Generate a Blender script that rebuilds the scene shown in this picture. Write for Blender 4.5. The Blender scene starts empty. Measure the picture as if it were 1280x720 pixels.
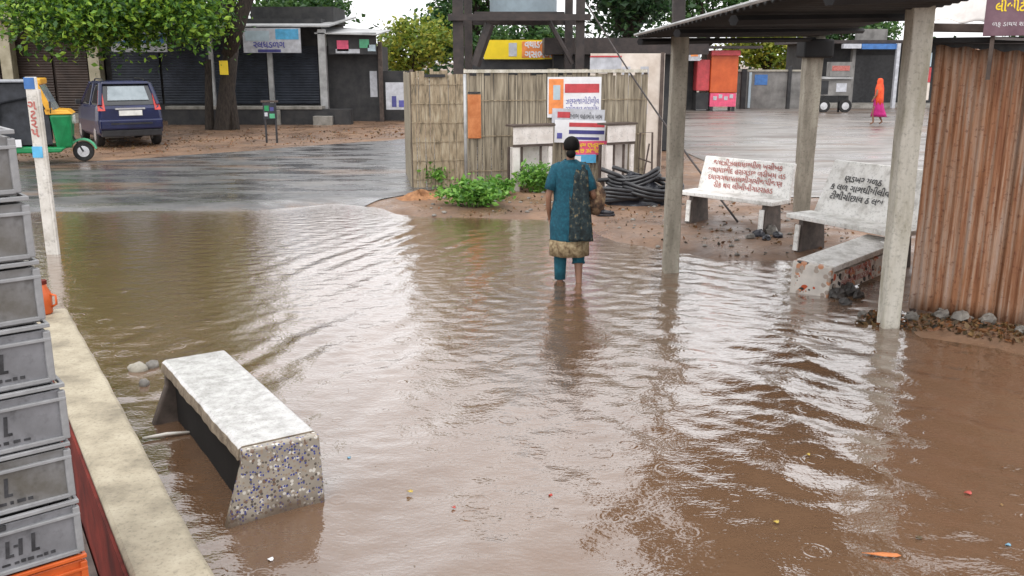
import bpy, bmesh, math, random
import numpy as np
from mathutils import Vector, Matrix
rnd = random.Random(7)
R = math.radians
scene = bpy.context.scene
C = scene.collection
PI = math.pi

# ------------------------------------------------------------------ camera
CAM_H = 2.28
F = 1150.0                      # focal length in pixels of the 1280 wide photo
PITCH = math.atan(285 / F)
cp, sp = math.cos(PITCH), math.sin(PITCH)
def P(px, py, z=0.0):           # point of the photo on the level z
    u = (px - 640) / F; v = (360 - py) / F
    dy = cp + v * sp; dz = -sp + v * cp
    t = (z - CAM_H) / dz
    return Vector((u * t, dy * t, z))
def Q(px, py, Y):               # point of the photo at the distance Y
    u = (px - 640) / F; v = (360 - py) / F
    dy = cp + v * sp; dz = -sp + v * cp
    return Vector((u * Y / dy, Y, CAM_H + dz * Y / dy))
cam = bpy.data.cameras.new('camera'); cam.sensor_width = 36.0
cam.lens = F / 1280 * 36.0; cam.clip_end = 3000; cam.clip_start = 0.05
camo = bpy.data.objects.new('camera', cam); C.objects.link(camo)
camo.location = (0, 0, CAM_H); camo.rotation_euler = (PI / 2 - PITCH, 0, 0)
scene.camera = camo

# ------------------------------------------------------------------ light
w = bpy.data.worlds.new('World'); scene.world = w; w.use_nodes = True
nt = w.node_tree; nt.nodes.clear()
sky = nt.nodes.new('ShaderNodeTexSky'); sky.sky_type = 'NISHITA'; sky.sun_disc = False
SUN_EL, SUN_ROT = R(62), R(200)
sky.sun_elevation = SUN_EL; sky.sun_rotation = SUN_ROT
sky.air_density = 1.0; sky.dust_density = 4.0; sky.ozone_density = 1.0
hsv = nt.nodes.new('ShaderNodeHueSaturation'); hsv.inputs['Saturation'].default_value = 0.13
mixw = nt.nodes.new('ShaderNodeMixRGB'); mixw.inputs[0].default_value = 0.65; mixw.inputs[2].default_value = (11.0, 11.0, 11.2, 1)
bg = nt.nodes.new('ShaderNodeBackground'); bg.inputs[1].default_value = 0.11
wo = nt.nodes.new('ShaderNodeOutputWorld')
nt.links.new(sky.outputs[0], hsv.inputs['Color']); nt.links.new(hsv.outputs[0], mixw.inputs[1])
nt.links.new(mixw.outputs[0], bg.inputs[0]); nt.links.new(bg.outputs[0], wo.inputs[0])
sl = bpy.data.lights.new('sun', 'SUN'); sl.energy = 0.5; sl.angle = R(25); sl.color = (1, 0.97, 0.92)
so = bpy.data.objects.new('sun', sl); C.objects.link(so)
# direction towards the sun (sky rotation is clockwise from +Y)
sd = Vector((math.sin(SUN_ROT) * math.cos(SUN_EL), math.cos(SUN_ROT) * math.cos(SUN_EL), math.sin(SUN_EL)))
so.rotation_euler = (-sd).to_track_quat('-Z', 'Y').to_euler()
scene.view_settings.view_transform = 'Standard'; scene.view_settings.look = 'None'
scene.view_settings.gamma = 1; scene.view_settings.use_curve_mapping = False
scene.view_settings.exposure = 0.9
scene.render.engine = 'CYCLES'
scene.cycles.max_bounces = 6; scene.cycles.diffuse_bounces = 3; scene.cycles.glossy_bounces = 4
scene.cycles.use_denoising = True

# ------------------------------------------------------------------ materials
def new_mat(name):
    m = bpy.data.materials.new(name); m.use_nodes = True
    n = m.node_tree; b = n.nodes['Principled BSDF']
    return m, n, b
def ramp(n, src, stops):
    r = n.nodes.new('ShaderNodeValToRGB'); e = r.color_ramp.elements
    e[0].position, e[0].color = stops[0][0], (*stops[0][1], 1)
    e[1].position, e[1].color = stops[-1][0], (*stops[-1][1], 1)
    for p, c in stops[1:-1]:
        x = e.new(p); x.color = (*c, 1)
    n.links.new(src, r.inputs[0]); return r.outputs[0]
def coords(n, scale=(1, 1, 1), kind='Object'):
    t = n.nodes.new('ShaderNodeTexCoord'); mp = n.nodes.new('ShaderNodeMapping')
    mp.inputs['Scale'].default_value = scale
    n.links.new(t.outputs[kind], mp.inputs[0]); return mp.outputs[0]
def noise(n, vec, scale, detail=6, rough=0.6, dist=0.0):
    t = n.nodes.new('ShaderNodeTexNoise'); t.inputs['Scale'].default_value = scale
    t.inputs['Detail'].default_value = detail; t.inputs['Roughness'].default_value = rough
    t.inputs['Distortion'].default_value = dist
    n.links.new(vec, t.inputs['Vector']); return t.outputs['Fac']
def bump(n, b, h, strength, dist=0.02):
    x = n.nodes.new('ShaderNodeBump'); x.inputs['Strength'].default_value = strength
    x.inputs['Distance'].default_value = dist
    n.links.new(h, x.inputs['Height']); n.links.new(x.outputs[0], b.inputs['Normal'])
def mixc(n, fac, a, bcol):
    x = n.nodes.new('ShaderNodeMixRGB')
    if isinstance(fac, float): x.inputs[0].default_value = fac
    else: n.links.new(fac, x.inputs[0])
    for i, c in ((1, a), (2, bcol)):
        if isinstance(c, tuple): x.inputs[i].default_value = (*c, 1)
        else: n.links.new(c, x.inputs[i])
    return x.outputs[0]
def stain(name, c1, c2, scale=4, rough=0.6, stretch=(1, 1, 1), bmp=0.15, metal=0.0, mid=None, lo=0.35, hi=0.68, spec=0.5, fine=None):
    """two- or three-tone weathered surface"""
    m, n, b = new_mat(name)
    v = coords(n, stretch)
    f = noise(n, v, scale, 8, 0.62)
    st = [(lo, c1), (hi, c2)] if mid is None else [(lo, c1), ((lo + hi) / 2, mid), (hi, c2)]
    col = ramp(n, f, st)
    if fine:
        f2 = noise(n, coords(n), fine, 3, 0.7)
        col = mixc(n, ramp(n, f2, [(0.52, (0, 0, 0)), (0.72, (0.55, 0.55, 0.55))]), col, tuple(x * 0.45 for x in c1))
    n.links.new(col, b.inputs['Base Color'])
    b.inputs['Roughness'].default_value = rough; b.inputs['Metallic'].default_value = metal
    b.inputs['Specular IOR Level'].default_value = spec
    if bmp: bump(n, b, noise(n, v, scale * 6, 5, 0.6), bmp, 0.01)
    return m
def plain(name, c, rough=0.5, metal=0.0, var=0.2, scale=6):
    return stain(name, tuple(x * (1 - var) for x in c), tuple(min(1, x * (1 + var)) for x in c), scale, rough, bmp=0.05, metal=metal)
def chips(name, base, cols, scale, amount, dmax=0.42, tide=0.27):
    """terrazzo: coloured stone chips in cement"""
    m, n, b = new_mat(name)
    v = coords(n)
    col = ramp(n, noise(n, v, 5, 6), [(0.35, tuple(x * 0.72 for x in base)), (0.65, base)])
    for i, c in enumerate(cols):
        t = n.nodes.new('ShaderNodeTexVoronoi'); t.inputs['Scale'].default_value = scale * (1 + 0.23 * i)
        n.links.new(v, t.inputs['Vector'])
        s = n.nodes.new('ShaderNodeSeparateColor'); n.links.new(t.outputs['Color'], s.inputs[0])
        g = n.nodes.new('ShaderNodeMath'); g.operation = 'GREATER_THAN'; g.inputs[1].default_value = 1 - amount
        n.links.new(s.outputs[0], g.inputs[0])
        d = n.nodes.new('ShaderNodeMath'); d.operation = 'LESS_THAN'; d.inputs[1].default_value = dmax
        n.links.new(t.outputs['Distance'], d.inputs[0])
        a = n.nodes.new('ShaderNodeMath'); a.operation = 'MULTIPLY'
        n.links.new(g.outputs[0], a.inputs[0]); n.links.new(d.outputs[0], a.inputs[1])
        col = mixc(n, a.outputs[0], col, c)
    sz = n.nodes.new('ShaderNodeSeparateXYZ'); n.links.new(v, sz.inputs[0])
    ad = n.nodes.new('ShaderNodeMath'); ad.operation = 'MULTIPLY_ADD'; ad.inputs[1].default_value = 0.22; n.links.new(noise(n, v, 6, 5), ad.inputs[0]); n.links.new(sz.outputs[2], ad.inputs[2])
    col = mixc(n, ramp(n, ad.outputs[0], [(tide, (0.85, 0.85, 0.85)), (tide + 0.09, (0, 0, 0))]), col, (0.11, 0.075, 0.05))
    n.links.new(col, b.inputs['Base Color']); b.inputs['Roughness'].default_value = 0.4
    bump(n, b, noise(n, v, 60, 4), 0.2, 0.004)
    return m
def leafmat(name, cols, rough=0.5):
    m, n, b = new_mat(name)
    g = n.nodes.new('ShaderNodeNewGeometry')
    k = len(cols)
    col = ramp(n, g.outputs['Random Per Island'], [(i / (k - 1), c) for i, c in enumerate(cols)])
    n.links.new(col, b.inputs['Base Color']); b.inputs['Roughness'].default_value = rough
    b.inputs['Subsurface Weight'].default_value = 0.0
    tr = n.nodes.new('ShaderNodeBsdfTranslucent'); n.links.new(col, tr.inputs[0])
    mx = n.nodes.new('ShaderNodeMixShader'); mx.inputs[0].default_value = 0.3
    o = n.nodes['Material Output']
    n.links.new(b.outputs[0], mx.inputs[1]); n.links.new(tr.outputs[0], mx.inputs[2]); n.links.new(mx.outputs[0], o.inputs[0])
    return m

M = {}
M['concrete'] = stain('cast_concrete', (0.27, 0.25, 0.21), (0.45, 0.42, 0.35), 5, 0.8, fine=40)
M['ledge'] = stain('plastered_ledge', (0.20, 0.17, 0.12), (0.42, 0.37, 0.275), 4.5, 0.75, bmp=0.4, mid=(0.33, 0.285, 0.205), fine=55)
M['red_paint'] = stain('red_oxide_paint', (0.06, 0.010, 0.008), (0.20, 0.028, 0.018), 4, 0.75, spec=0.2)
M['post'] = stain('concrete_post', (0.21, 0.19, 0.15), (0.42, 0.39, 0.32), 3, 0.8, (3, 3, 0.7), mid=(0.31, 0.28, 0.23), fine=30)
M['post_pale'] = stain('whitewashed_post', (0.40, 0.37, 0.29), (0.66, 0.63, 0.56), 3, 0.8, (3, 3, 0.7), mid=(0.55, 0.52, 0.45), fine=30)
M['roof_dark'] = stain('dark_roof_and_shade_board', (0.004, 0.004, 0.005), (0.013, 0.012, 0.013), 2, 0.8, metal=0.0)  # near-black roofs, and the board added to darken below the bench
M['zinc'] = stain('weathered_zinc', (0.26, 0.26, 0.26), (0.48, 0.48, 0.48), 3, 0.45, metal=0.3)
M['steel_dark'] = stain('dark_painted_steel', (0.02, 0.016, 0.016), (0.055, 0.04, 0.036), 5, 0.6)
M['black'] = stain('black_plastic', (0.008, 0.008, 0.010), (0.03, 0.03, 0.034), 6, 0.35)
M['rubber'] = stain('tyre_rubber', (0.010, 0.010, 0.011), (0.03, 0.028, 0.027), 9, 0.8)
M['white_paint'] = stain('dirty_white_paint', (0.46, 0.43, 0.38), (0.74, 0.72, 0.68), 4, 0.6, fine=18)
M['cream'] = stain('cream_sheet', (0.55, 0.47, 0.40), (0.78, 0.71, 0.64), 3, 0.6)
M['white'] = plain('white_print', (0.74, 0.74, 0.76), 0.5, var=0.08)
M['wood'] = stain('grey_plank_wood', (0.085, 0.068, 0.047), (0.44, 0.385, 0.29), 3.0, 0.85, (7, 7, 0.5), bmp=0.4, mid=(0.26, 0.22, 0.16), lo=0.3, hi=0.7)
M['mat_wood'] = stain('woven_mat_fence', (0.10, 0.085, 0.058), (0.43, 0.37, 0.27), 3.5, 0.9, (6, 6, 1.2), bmp=0.4, mid=(0.30, 0.235, 0.155), lo=0.3, hi=0.7)
M['orange_print'] = stain('faded_orange_print', (0.42, 0.12, 0.03), (0.62, 0.24, 0.09), 6, 0.6)
M['bark'] = stain('tree_bark', (0.015, 0.011, 0.009), (0.055, 0.042, 0.033), 6, 0.9, (4, 4, 1), bmp=0.5)
M['soil_orange'] = stain('orange_earth', (0.20, 0.09, 0.04), (0.42, 0.21, 0.095), 9, 0.9, bmp=0.6, fine=30)
M['leaf_big'] = leafmat('leaf_big_tree', [(0.018, 0.055, 0.012), (0.045, 0.13, 0.018), (0.15, 0.30, 0.03), (0.32, 0.47, 0.04)])
M['leaf_yellow'] = leafmat('leaf_yellowing', [(0.08, 0.15, 0.02), (0.20, 0.27, 0.03), (0.36, 0.34, 0.04), (0.14, 0.24, 0.03)])
M['leaf_dark'] = leafmat('leaf_dark', [(0.010, 0.030, 0.012), (0.02, 0.06, 0.02), (0.045, 0.10, 0.025)])
M['leaf_mid'] = leafmat('leaf_mid', [(0.02, 0.065, 0.02), (0.05, 0.13, 0.03), (0.10, 0.19, 0.045)])
M['weed'] = leafmat('leaf_weed', [(0.04, 0.13, 0.018), (0.12, 0.30, 0.035), (0.24, 0.44, 0.08)])
M['litter'] = leafmat('fallen_leaf', [(0.08, 0.045, 0.025), (0.25, 0.10, 0.035), (0.16, 0.11, 0.05), (0.035, 0.028, 0.02), (0.30, 0.18, 0.07)])
M['crate'] = stain('grey_crate_plastic', (0.15, 0.15, 0.16), (0.27, 0.27, 0.285), 5, 0.42, mid=(0.21, 0.21, 0.225), bmp=0.08, fine=26)
M['crate_dirty'] = stain('muddy_crate_plastic', (0.10, 0.09, 0.075), (0.24, 0.24, 0.25), 4, 0.5, mid=(0.19, 0.185, 0.185), bmp=0.1, fine=18)
M['crate_rim'] = stain('grey_crate_rim', (0.20, 0.20, 0.205), (0.36, 0.36, 0.37), 7, 0.42, bmp=0.08)
M['crate_orange'] = stain('orange_crate_plastic', (0.42, 0.07, 0.012), (0.70, 0.14, 0.03), 5, 0.4)
M['ink'] = stain('black_stencil_ink', (0.012, 0.012, 0.014), (0.05, 0.05, 0.055), 30, 0.6)
M['ink_red'] = stain('faded_red_ink', (0.34, 0.07, 0.06), (0.50, 0.20, 0.17), 25, 0.7)
M['ink_blue'] = plain('blue_ink', (0.10, 0.10, 0.35), 0.5)
M['bench_top'] = stain('wet_terrazzo_top', (0.36, 0.35, 0.335), (0.58, 0.57, 0.56), 14, 0.22, bmp=0.15, fine=70)
M['bench_edge'] = stain('rough_cement_edge', (0.14, 0.105, 0.075), (0.33, 0.27, 0.20), 14, 0.85, bmp=0.5)
M['bench_chip_blue'] = chips('terrazzo_blue_brown_chips', (0.38, 0.34, 0.285), [(0.17, 0.11, 0.08), (0.62, 0.59, 0.54), (0.10, 0.085, 0.075), (0.30, 0.23, 0.17), (0.03, 0.045, 0.24)], 40, 0.22, 0.46)
M['bench_chip_red'] = chips('terrazzo_red_black_chips', (0.74, 0.69, 0.63), [(0.50, 0.09, 0.03), (0.02, 0.02, 0.02), (0.55, 0.26, 0.14), (0.40, 0.33, 0.28)], 13, 0.24, 0.55, 0.07)
M['bench_white'] = stain('whitewashed_cement', (0.50, 0.48, 0.44), (0.86, 0.85, 0.82), 6, 0.5, mid=(0.78, 0.765, 0.73), fine=30)
M['bench_leg'] = stain('wet_cement_and_shade', (0.05, 0.04, 0.035), (0.14, 0.11, 0.095), 8, 0.6)
M['teal'] = stain('teal_cotton', (0.003, 0.050, 0.080), (0.008, 0.105, 0.150), 34, 0.9, lo=0.42, hi=0.75, bmp=0.3)
M['teal_dark'] = stain('dark_teal_cotton', (0.004, 0.055, 0.08), (0.008, 0.10, 0.14), 20, 0.9)
M['hem'] = stain('printed_beige_hem', (0.10, 0.06, 0.03), (0.36, 0.29, 0.18), 24, 0.85, mid=(0.24, 0.18, 0.10))
M['scarf'] = stain('printed_dark_scarf', (0.006, 0.010, 0.011), (0.22, 0.16, 0.075), 22, 0.9, mid=(0.014, 0.03, 0.035), lo=0.40, hi=0.72)
M['bagcloth'] = stain('printed_cloth_bag', (0.03, 0.02, 0.016), (0.36, 0.26, 0.15), 14, 0.9, mid=(0.15, 0.085, 0.05))
M['skin'] = plain('brown_skin', (0.23, 0.115, 0.07), 0.5, var=0.12)
M['hair'] = stain('black_hair', (0.004, 0.0035, 0.0035), (0.010, 0.009, 0.008), 30, 0.7, (1, 1, 0.2), spec=0.12)
M['eye'] = plain('eye_white', (0.6, 0.58, 0.55), 0.3)
M['coral'] = stain('orange_red_cloth', (0.62, 0.045, 0.015), (0.85, 0.12, 0.03), 9, 0.8)
M['magenta'] = stain('magenta_cloth', (0.34, 0.008, 0.12), (0.52, 0.02, 0.20), 9, 0.8)
M['green_paint'] = stain('green_body_paint', (0.004, 0.16, 0.05), (0.01, 0.26, 0.085), 4, 0.3)
M['green_pale'] = plain('pale_green_mudguard', (0.08, 0.38, 0.20), 0.35)
M['yellow_paint'] = plain('yellow_body_paint', (0.72, 0.36, 0.03), 0.35, var=0.1)
M['canvas'] = stain('black_canvas', (0.010, 0.012, 0.016), (0.035, 0.038, 0.048), 5, 0.6)
M['grey_trim'] = plain('grey_roof_trim', (0.30, 0.31, 0.34), 0.4)
M['car_blue'] = stain('blue_car_paint', (0.008, 0.012, 0.045), (0.014, 0.020, 0.08), 3, 0.22, spec=0.6, bmp=0.0)
M['car_glass'] = stain('tinted_glass', (0.012, 0.014, 0.017), (0.03, 0.034, 0.04), 3, 0.06, spec=0.9, bmp=0.0)
M['glass'] = stain('pale_windscreen', (0.20, 0.24, 0.26), (0.32, 0.37, 0.40), 3, 0.08, spec=0.8, bmp=0.0)
M['lamp_red'] = plain('red_lamp_plastic', (0.55, 0.05, 0.04), 0.2)
M['lamp_white'] = plain('clear_lamp_plastic', (0.75, 0.75, 0.72), 0.2)
M['chrome'] = plain('bright_trim', (0.6, 0.6, 0.62), 0.25, metal=0.7)
M['rust'] = None
M['beige_wall'] = stain('beige_plaster', (0.30, 0.27, 0.19), (0.48, 0.44, 0.33), 2.5, 0.85)
M['brown_shutter'] = stain('brown_shutter', (0.028, 0.017, 0.013), (0.060, 0.038, 0.030), 2, 0.6)
M['blue_shutter'] = stain('blue_grey_shutter', (0.022, 0.028, 0.040), (0.048, 0.058, 0.080), 2, 0.55)
M['wall_dark'] = stain('dark_stall_wall', (0.018, 0.019, 0.022), (0.050, 0.048, 0.048), 3, 0.7)
M['stone_step'] = stain('grey_stone_step', (0.17, 0.16, 0.14), (0.34, 0.32, 0.29), 4, 0.8)
M['wall_grey'] = stain('grey_compound_wall', (0.13, 0.125, 0.12), (0.27, 0.26, 0.25), 2, 0.8)
M['sign_blue'] = plain('sign_blue', (0.05, 0.16, 0.42), 0.4)
M['sign_cyan'] = plain('sign_cyan', (0.10, 0.40, 0.66), 0.4)
M['sign_white'] = plain('sign_white', (0.48, 0.49, 0.53), 0.45, var=0.2)
M['sign_yellow'] = plain('sign_yellow', (0.85, 0.62, 0.02), 0.45, var=0.05)
M['sign_red'] = plain('sign_red', (0.50, 0.06, 0.07), 0.45)
M['sign_pink'] = plain('sign_pink', (0.75, 0.10, 0.20), 0.45)
M['sign_orange'] = plain('sign_orange', (0.82, 0.27, 0.08), 0.45)
M['sign_mauve'] = stain('faded_mauve_board', (0.13, 0.065, 0.09), (0.22, 0.13, 0.16), 5, 0.6)
M['sign_navy'] = plain('sign_navy', (0.06, 0.06, 0.22), 0.45)
M['orange_box'] = stain('orange_kiosk_paint', (0.48, 0.075, 0.015), (0.66, 0.13, 0.03), 2, 0.4)
M['tank'] = plain('pale_blue_tank', (0.42, 0.52, 0.58), 0.5, var=0.1)
M['tarp_white'] = stain('white_tarpaulin', (0.52, 0.47, 0.44), (0.80, 0.77, 0.74), 3, 0.5)
M['tarp_black'] = stain('black_tarpaulin', (0.008, 0.008, 0.012), (0.04, 0.042, 0.055), 5, 0.3, bmp=0.5)
M['stone'] = stain('wet_stone', (0.10, 0.09, 0.08), (0.28, 0.26, 0.23), 8, 0.6)
M['stone_dark'] = stain('dark_wet_stone', (0.02, 0.018, 0.017), (0.09, 0.08, 0.072), 9, 0.5, bmp=0.4)
M['ply_white'] = stain('white_board', (0.60, 0.55, 0.51), (0.82, 0.78, 0.75), 5, 0.6, fine=20)
M['frame_brown'] = stain('dark_brown_frame', (0.05, 0.035, 0.03), (0.12, 0.09, 0.075), 6, 0.7)

def rust_mat(name, dark=1.0):
    m, n, b = new_mat(name)
    v = coords(n)
    big = noise(n, coords(n, (1.2, 1.2, 0.8)), 2.2, 6, 0.65)
    streak = noise(n, coords(n, (14, 14, 0.55)), 1.6, 6, 0.65)
    fine = noise(n, v, 26, 5, 0.7)
    c = ramp(n, streak, [(0.30, (0.20 * dark, 0.065 * dark, 0.03 * dark)), (0.42, (0.38 * dark, 0.17 * dark, 0.085 * dark)), (0.52, (0.50 * dark, 0.32 * dark, 0.22 * dark)), (0.70, (0.54 * dark, 0.45 * dark, 0.40 * dark))])
    c = mixc(n, ramp(n, big, [(0.45, (0, 0, 0)), (0.68, (0.6, 0.6, 0.6))]), c, (0.42 * dark, 0.185 * dark, 0.08 * dark))
    c = mixc(n, ramp(n, fine, [(0.56, (0, 0, 0)), (0.70, (0.85, 0.85, 0.85))]), c, (0.11, 0.032, 0.017))
    n.links.new(c, b.inputs['Base Color']); b.inputs['Roughness'].default_value = 0.7
    b.inputs['Specular IOR Level'].default_value = 0.4
    bump(n, b, fine, 0.25, 0.006); return m
M['rust'] = rust_mat('rusty_corrugated_iron', 0.72); M['rust_dark'] = rust_mat('dark_rusty_iron', 0.62)

# ------------------------------------------------------------------ mesh helpers
class MB:
    def __init__(s): s.v = []; s.f = []; s.mi = []; s.k = 0
    def use(s, k): s.k = k; return s
    def add(s, vs, fs):
        o = len(s.v); s.v += [tuple(x) for x in vs]
        for f in fs: s.f.append([i + o for i in f]); s.mi.append(s.k)
        return s
    def box(s, c, d, rot=None):
        x, y, z = d[0] / 2, d[1] / 2, d[2] / 2
        vs = [Vector((a * x, b_ * y, e * z)) for e in (-1, 1) for b_ in (-1, 1) for a in (-1, 1)]
        if rot is not None: vs = [rot @ q for q in vs]
        c = Vector(c); vs = [q + c for q in vs]
        return s.add(vs, [(0, 2, 3, 1), (4, 5, 7, 6), (0, 1, 5, 4), (2, 6, 7, 3), (0, 4, 6, 2), (1, 3, 7, 5)])
    def hexa(s, lo, hi):        # four lower corners, four upper corners (same winding)
        return s.add(list(lo) + list(hi), [(3, 2, 1, 0), (4, 5, 6, 7), (0, 1, 5, 4), (1, 2, 6, 5), (2, 3, 7, 6), (3, 0, 4, 7)])
    def prism(s, poly, vec):
        n = len(poly); vec = Vector(vec); a = [Vector(q) for q in poly]
        vs = a + [q + vec for q in a]
        return s.add(vs, [tuple(range(n))[::-1], tuple(range(n, 2 * n))] + [(i, (i + 1) % n, n + (i + 1) % n, n + i) for i in range(n)])
    def tube(s, pts, r, seg=8, cap=True):
        pts = [Vector(q) for q in pts]; rs = r if isinstance(r, (list, tuple)) else [r] * len(pts)
        rings = []; tot = pts[-1] - pts[0]; ref = Vector((0, 0, 1)) if abs(tot.z) < 0.85 * max(tot.length, 1e-6) else Vector((0.13, 0.99, 0))
        for i, p in enumerate(pts):
            d = (pts[min(i + 1, len(pts) - 1)] - pts[max(i - 1, 0)])
            if d.length < 1e-9: d = Vector((0, 0, 1))
            d.normalize()
            a = d.cross(ref)
            if a.length < 0.05: a = d.cross(Vector((1, 0.2, 0.1)))
            a.normalize(); b_ = d.cross(a)
            rings.append([p + (a * math.cos(2 * PI * k / seg) + b_ * math.sin(2 * PI * k / seg)) * rs[i] for k in range(seg)])
        vs = [q for g in rings for q in g]; fs = []
        for i in range(len(pts) - 1):
            for k in range(seg):
                k2 = (k + 1) % seg
                fs.append((i * seg + k, i * seg + k2, (i + 1) * seg + k2, (i + 1) * seg + k))
        if cap: fs += [tuple(range(seg))[::-1], tuple(range((len(pts) - 1) * seg, len(pts) * seg))]
        return s.add(vs, fs)
    def loft(s, rings, cap=True):
        n = len(rings[0]); vs = [q for g in rings for q in g]; fs = []
        for i in range(len(rings) - 1):
            for k in range(n):
                k2 = (k + 1) % n
                fs.append((i * n + k, i * n + k2, (i + 1) * n + k2, (i + 1) * n + k))
        if cap: fs += [tuple(range(n))[::-1], tuple(range((len(rings) - 1) * n, len(rings) * n))]
        return s.add(vs, fs)
    def ball(s, c, r, seg=14, rg=9):
        c = Vector(c); rx, ry, rz = r if isinstance(r, (tuple, list)) else (r, r, r)
        vs = [c + Vector((0, 0, -rz))]; fs = []
        for j in range(1, rg):
            t = PI * j / rg - PI / 2
            for k in range(seg):
                a = 2 * PI * k / seg
                vs.append(c + Vector((rx * math.cos(t) * math.cos(a), ry * math.cos(t) * math.sin(a), rz * math.sin(t))))
        vs.append(c + Vector((0, 0, rz))); top = len(vs) - 1
        for k in range(seg):
            k2 = (k + 1) % seg
            fs.append((0, 1 + k2, 1 + k)); fs.append((top, top - seg + k, top - seg + k2))
            for j in range(rg - 2):
                fs.append((1 + j * seg + k, 1 + j * seg + k2, 1 + (j + 1) * seg + k2, 1 + (j + 1) * seg + k))
        return s.add(vs, fs)
    def grid(s, fn, nu, nv, thick=0.0):
        vs = [fn(i / nu, j / nv) for j in range(nv + 1) for i in range(nu + 1)]
        fs = [(j * (nu + 1) + i, j * (nu + 1) + i + 1, (j + 1) * (nu + 1) + i + 1, (j + 1) * (nu + 1) + i) for j in range(nv) for i in range(nu)]
        return s.add(vs, fs)
    def build(s, name, mats, parent=None, smooth=False, bevel=0.0, solid=0.0, rough=0.0):
        me = bpy.data.meshes.new(name); me.from_pydata(s.v, [], s.f); me.update()
        if not isinstance(mats, (list, tuple)): mats = [mats]
        for m in mats: me.materials.append(m)
        me.polygons.foreach_set('material_index', s.mi)
        if rough:
            for q in me.vertices: q.co += Vector((rnd.uniform(-1, 1), rnd.uniform(-1, 1), rnd.uniform(-1, 1))) * rough
        bm = bmesh.new(); bm.from_mesh(me); bmesh.ops.recalc_face_normals(bm, faces=bm.faces); bm.to_mesh(me); bm.free()
        if smooth: me.polygons.foreach_set('use_smooth', [True] * len(me.polygons))
        o = bpy.data.objects.new(name, me); C.objects.link(o)
        if solid:
            q = o.modifiers.new('thickness', 'SOLIDIFY'); q.thickness = solid; q.offset = 0
        if bevel:
            q = o.modifiers.new('bevel', 'BEVEL'); q.width = bevel; q.segments = 2; q.limit_method = 'ANGLE'; q.angle_limit = R(40)
        if parent: o.parent = parent
        return o
def rz(a): return Matrix.Rotation(a, 3, 'Z')
def rx(a): return Matrix.Rotation(a, 3, 'X')
def ry(a): return Matrix.Rotation(a, 3, 'Y')
def ell(cx, cy, z, ra, rb, n=20, wob=0.0, k=7, ph=0.0):
    return [Vector((cx + ra * math.cos(2 * PI * i / n) * (1 + wob * math.sin(k * 2 * PI * i / n + ph)), cy + rb * math.sin(2 * PI * i / n) * (1 + wob * math.sin(k * 2 * PI * i / n + ph)), z)) for i in range(n)]
def thing(name, label, cat, loc=(0, 0, 0), rot=0.0, group=None):
    o = bpy.data.objects.new(name, None); C.objects.link(o); o.empty_display_size = 0.1
    o.location = loc; o.rotation_euler = (0, 0, rot)
    o['label'] = label; o['category'] = cat
    if group: o['group'] = group
    return o
def tag(o, label, cat, group=None, kind=None):
    if label: o['label'] = label
    if cat: o['category'] = cat
    if group: o['group'] = group
    if kind: o['kind'] = kind
    return o
def kids(o): return [c for c in list(C.objects) if c.parent == o]
def copy_tree(o, parent=None):
    c = o.copy(); C.objects.link(c)
    if parent: c.parent = parent
    for ch in kids(o): copy_tree(ch, c)
    return c
GJ = 'કખગઘચછજઝટઠડણતથદધનપફબભમયરલવશસહળ'
def glyphs(n): return ''.join(rnd.choice(GJ) + (rnd.choice(['ા', '', '', 'ી', '', ' ']) if i < n - 1 else '') for i in range(n))
def text(name, body, size, mat, parent, mtx, wx=1.0, align='CENTER', spacing=1.0, bold=0.0, depth=0.0008, fit=None):
    if '\n' in body:                                         # one part for each written line
        ls = body.split('\n'); n_ = len(ls)
        return [text(name, l_, size, mat, parent, mtx @ Matrix.Translation((0, size * spacing * ((n_ - 1) / 2 - i), 0)), wx, align, spacing, bold, depth, fit) for i, l_ in enumerate(ls)]
    cu = bpy.data.curves.new(name, 'FONT'); cu.body = body; cu.size = size; cu.align_x = align; cu.align_y = 'CENTER'
    cu.space_line = spacing; cu.extrude = depth; cu.offset = bold
    to = bpy.data.objects.new(name, cu); C.objects.link(to)
    dg = bpy.context.evaluated_depsgraph_get(); dg.update()
    me = bpy.data.meshes.new_from_object(to.evaluated_get(dg))
    C.objects.unlink(to); bpy.data.objects.remove(to)
    if fit:
        xs_ = [q.co.x for q in me.vertices]; span = max(xs_) - min(xs_)
        if span > fit: wx = fit / span
    me.transform(mtx @ Matrix.Diagonal((wx, 1, 1, 1)))
    me.materials.clear(); me.materials.append(mat); me.name = name
    for p in me.polygons: p.material_index = 0
    o = bpy.data.objects.new(name, me); C.objects.link(o)
    if parent: o.parent = parent
    return o
def frame(o, xd, yd):           # matrix that lays text along xd with up yd
    xd = Vector(xd).normalized(); yd = Vector(yd); yd = (yd - xd * yd.dot(xd)).normalized(); z = xd.cross(yd)
    m = Matrix((xd, yd, z)).transposed().to_4x4(); m.translation = Vector(o); return m
UPRIGHT = Matrix.Rotation(PI / 2, 4, 'X')
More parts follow.
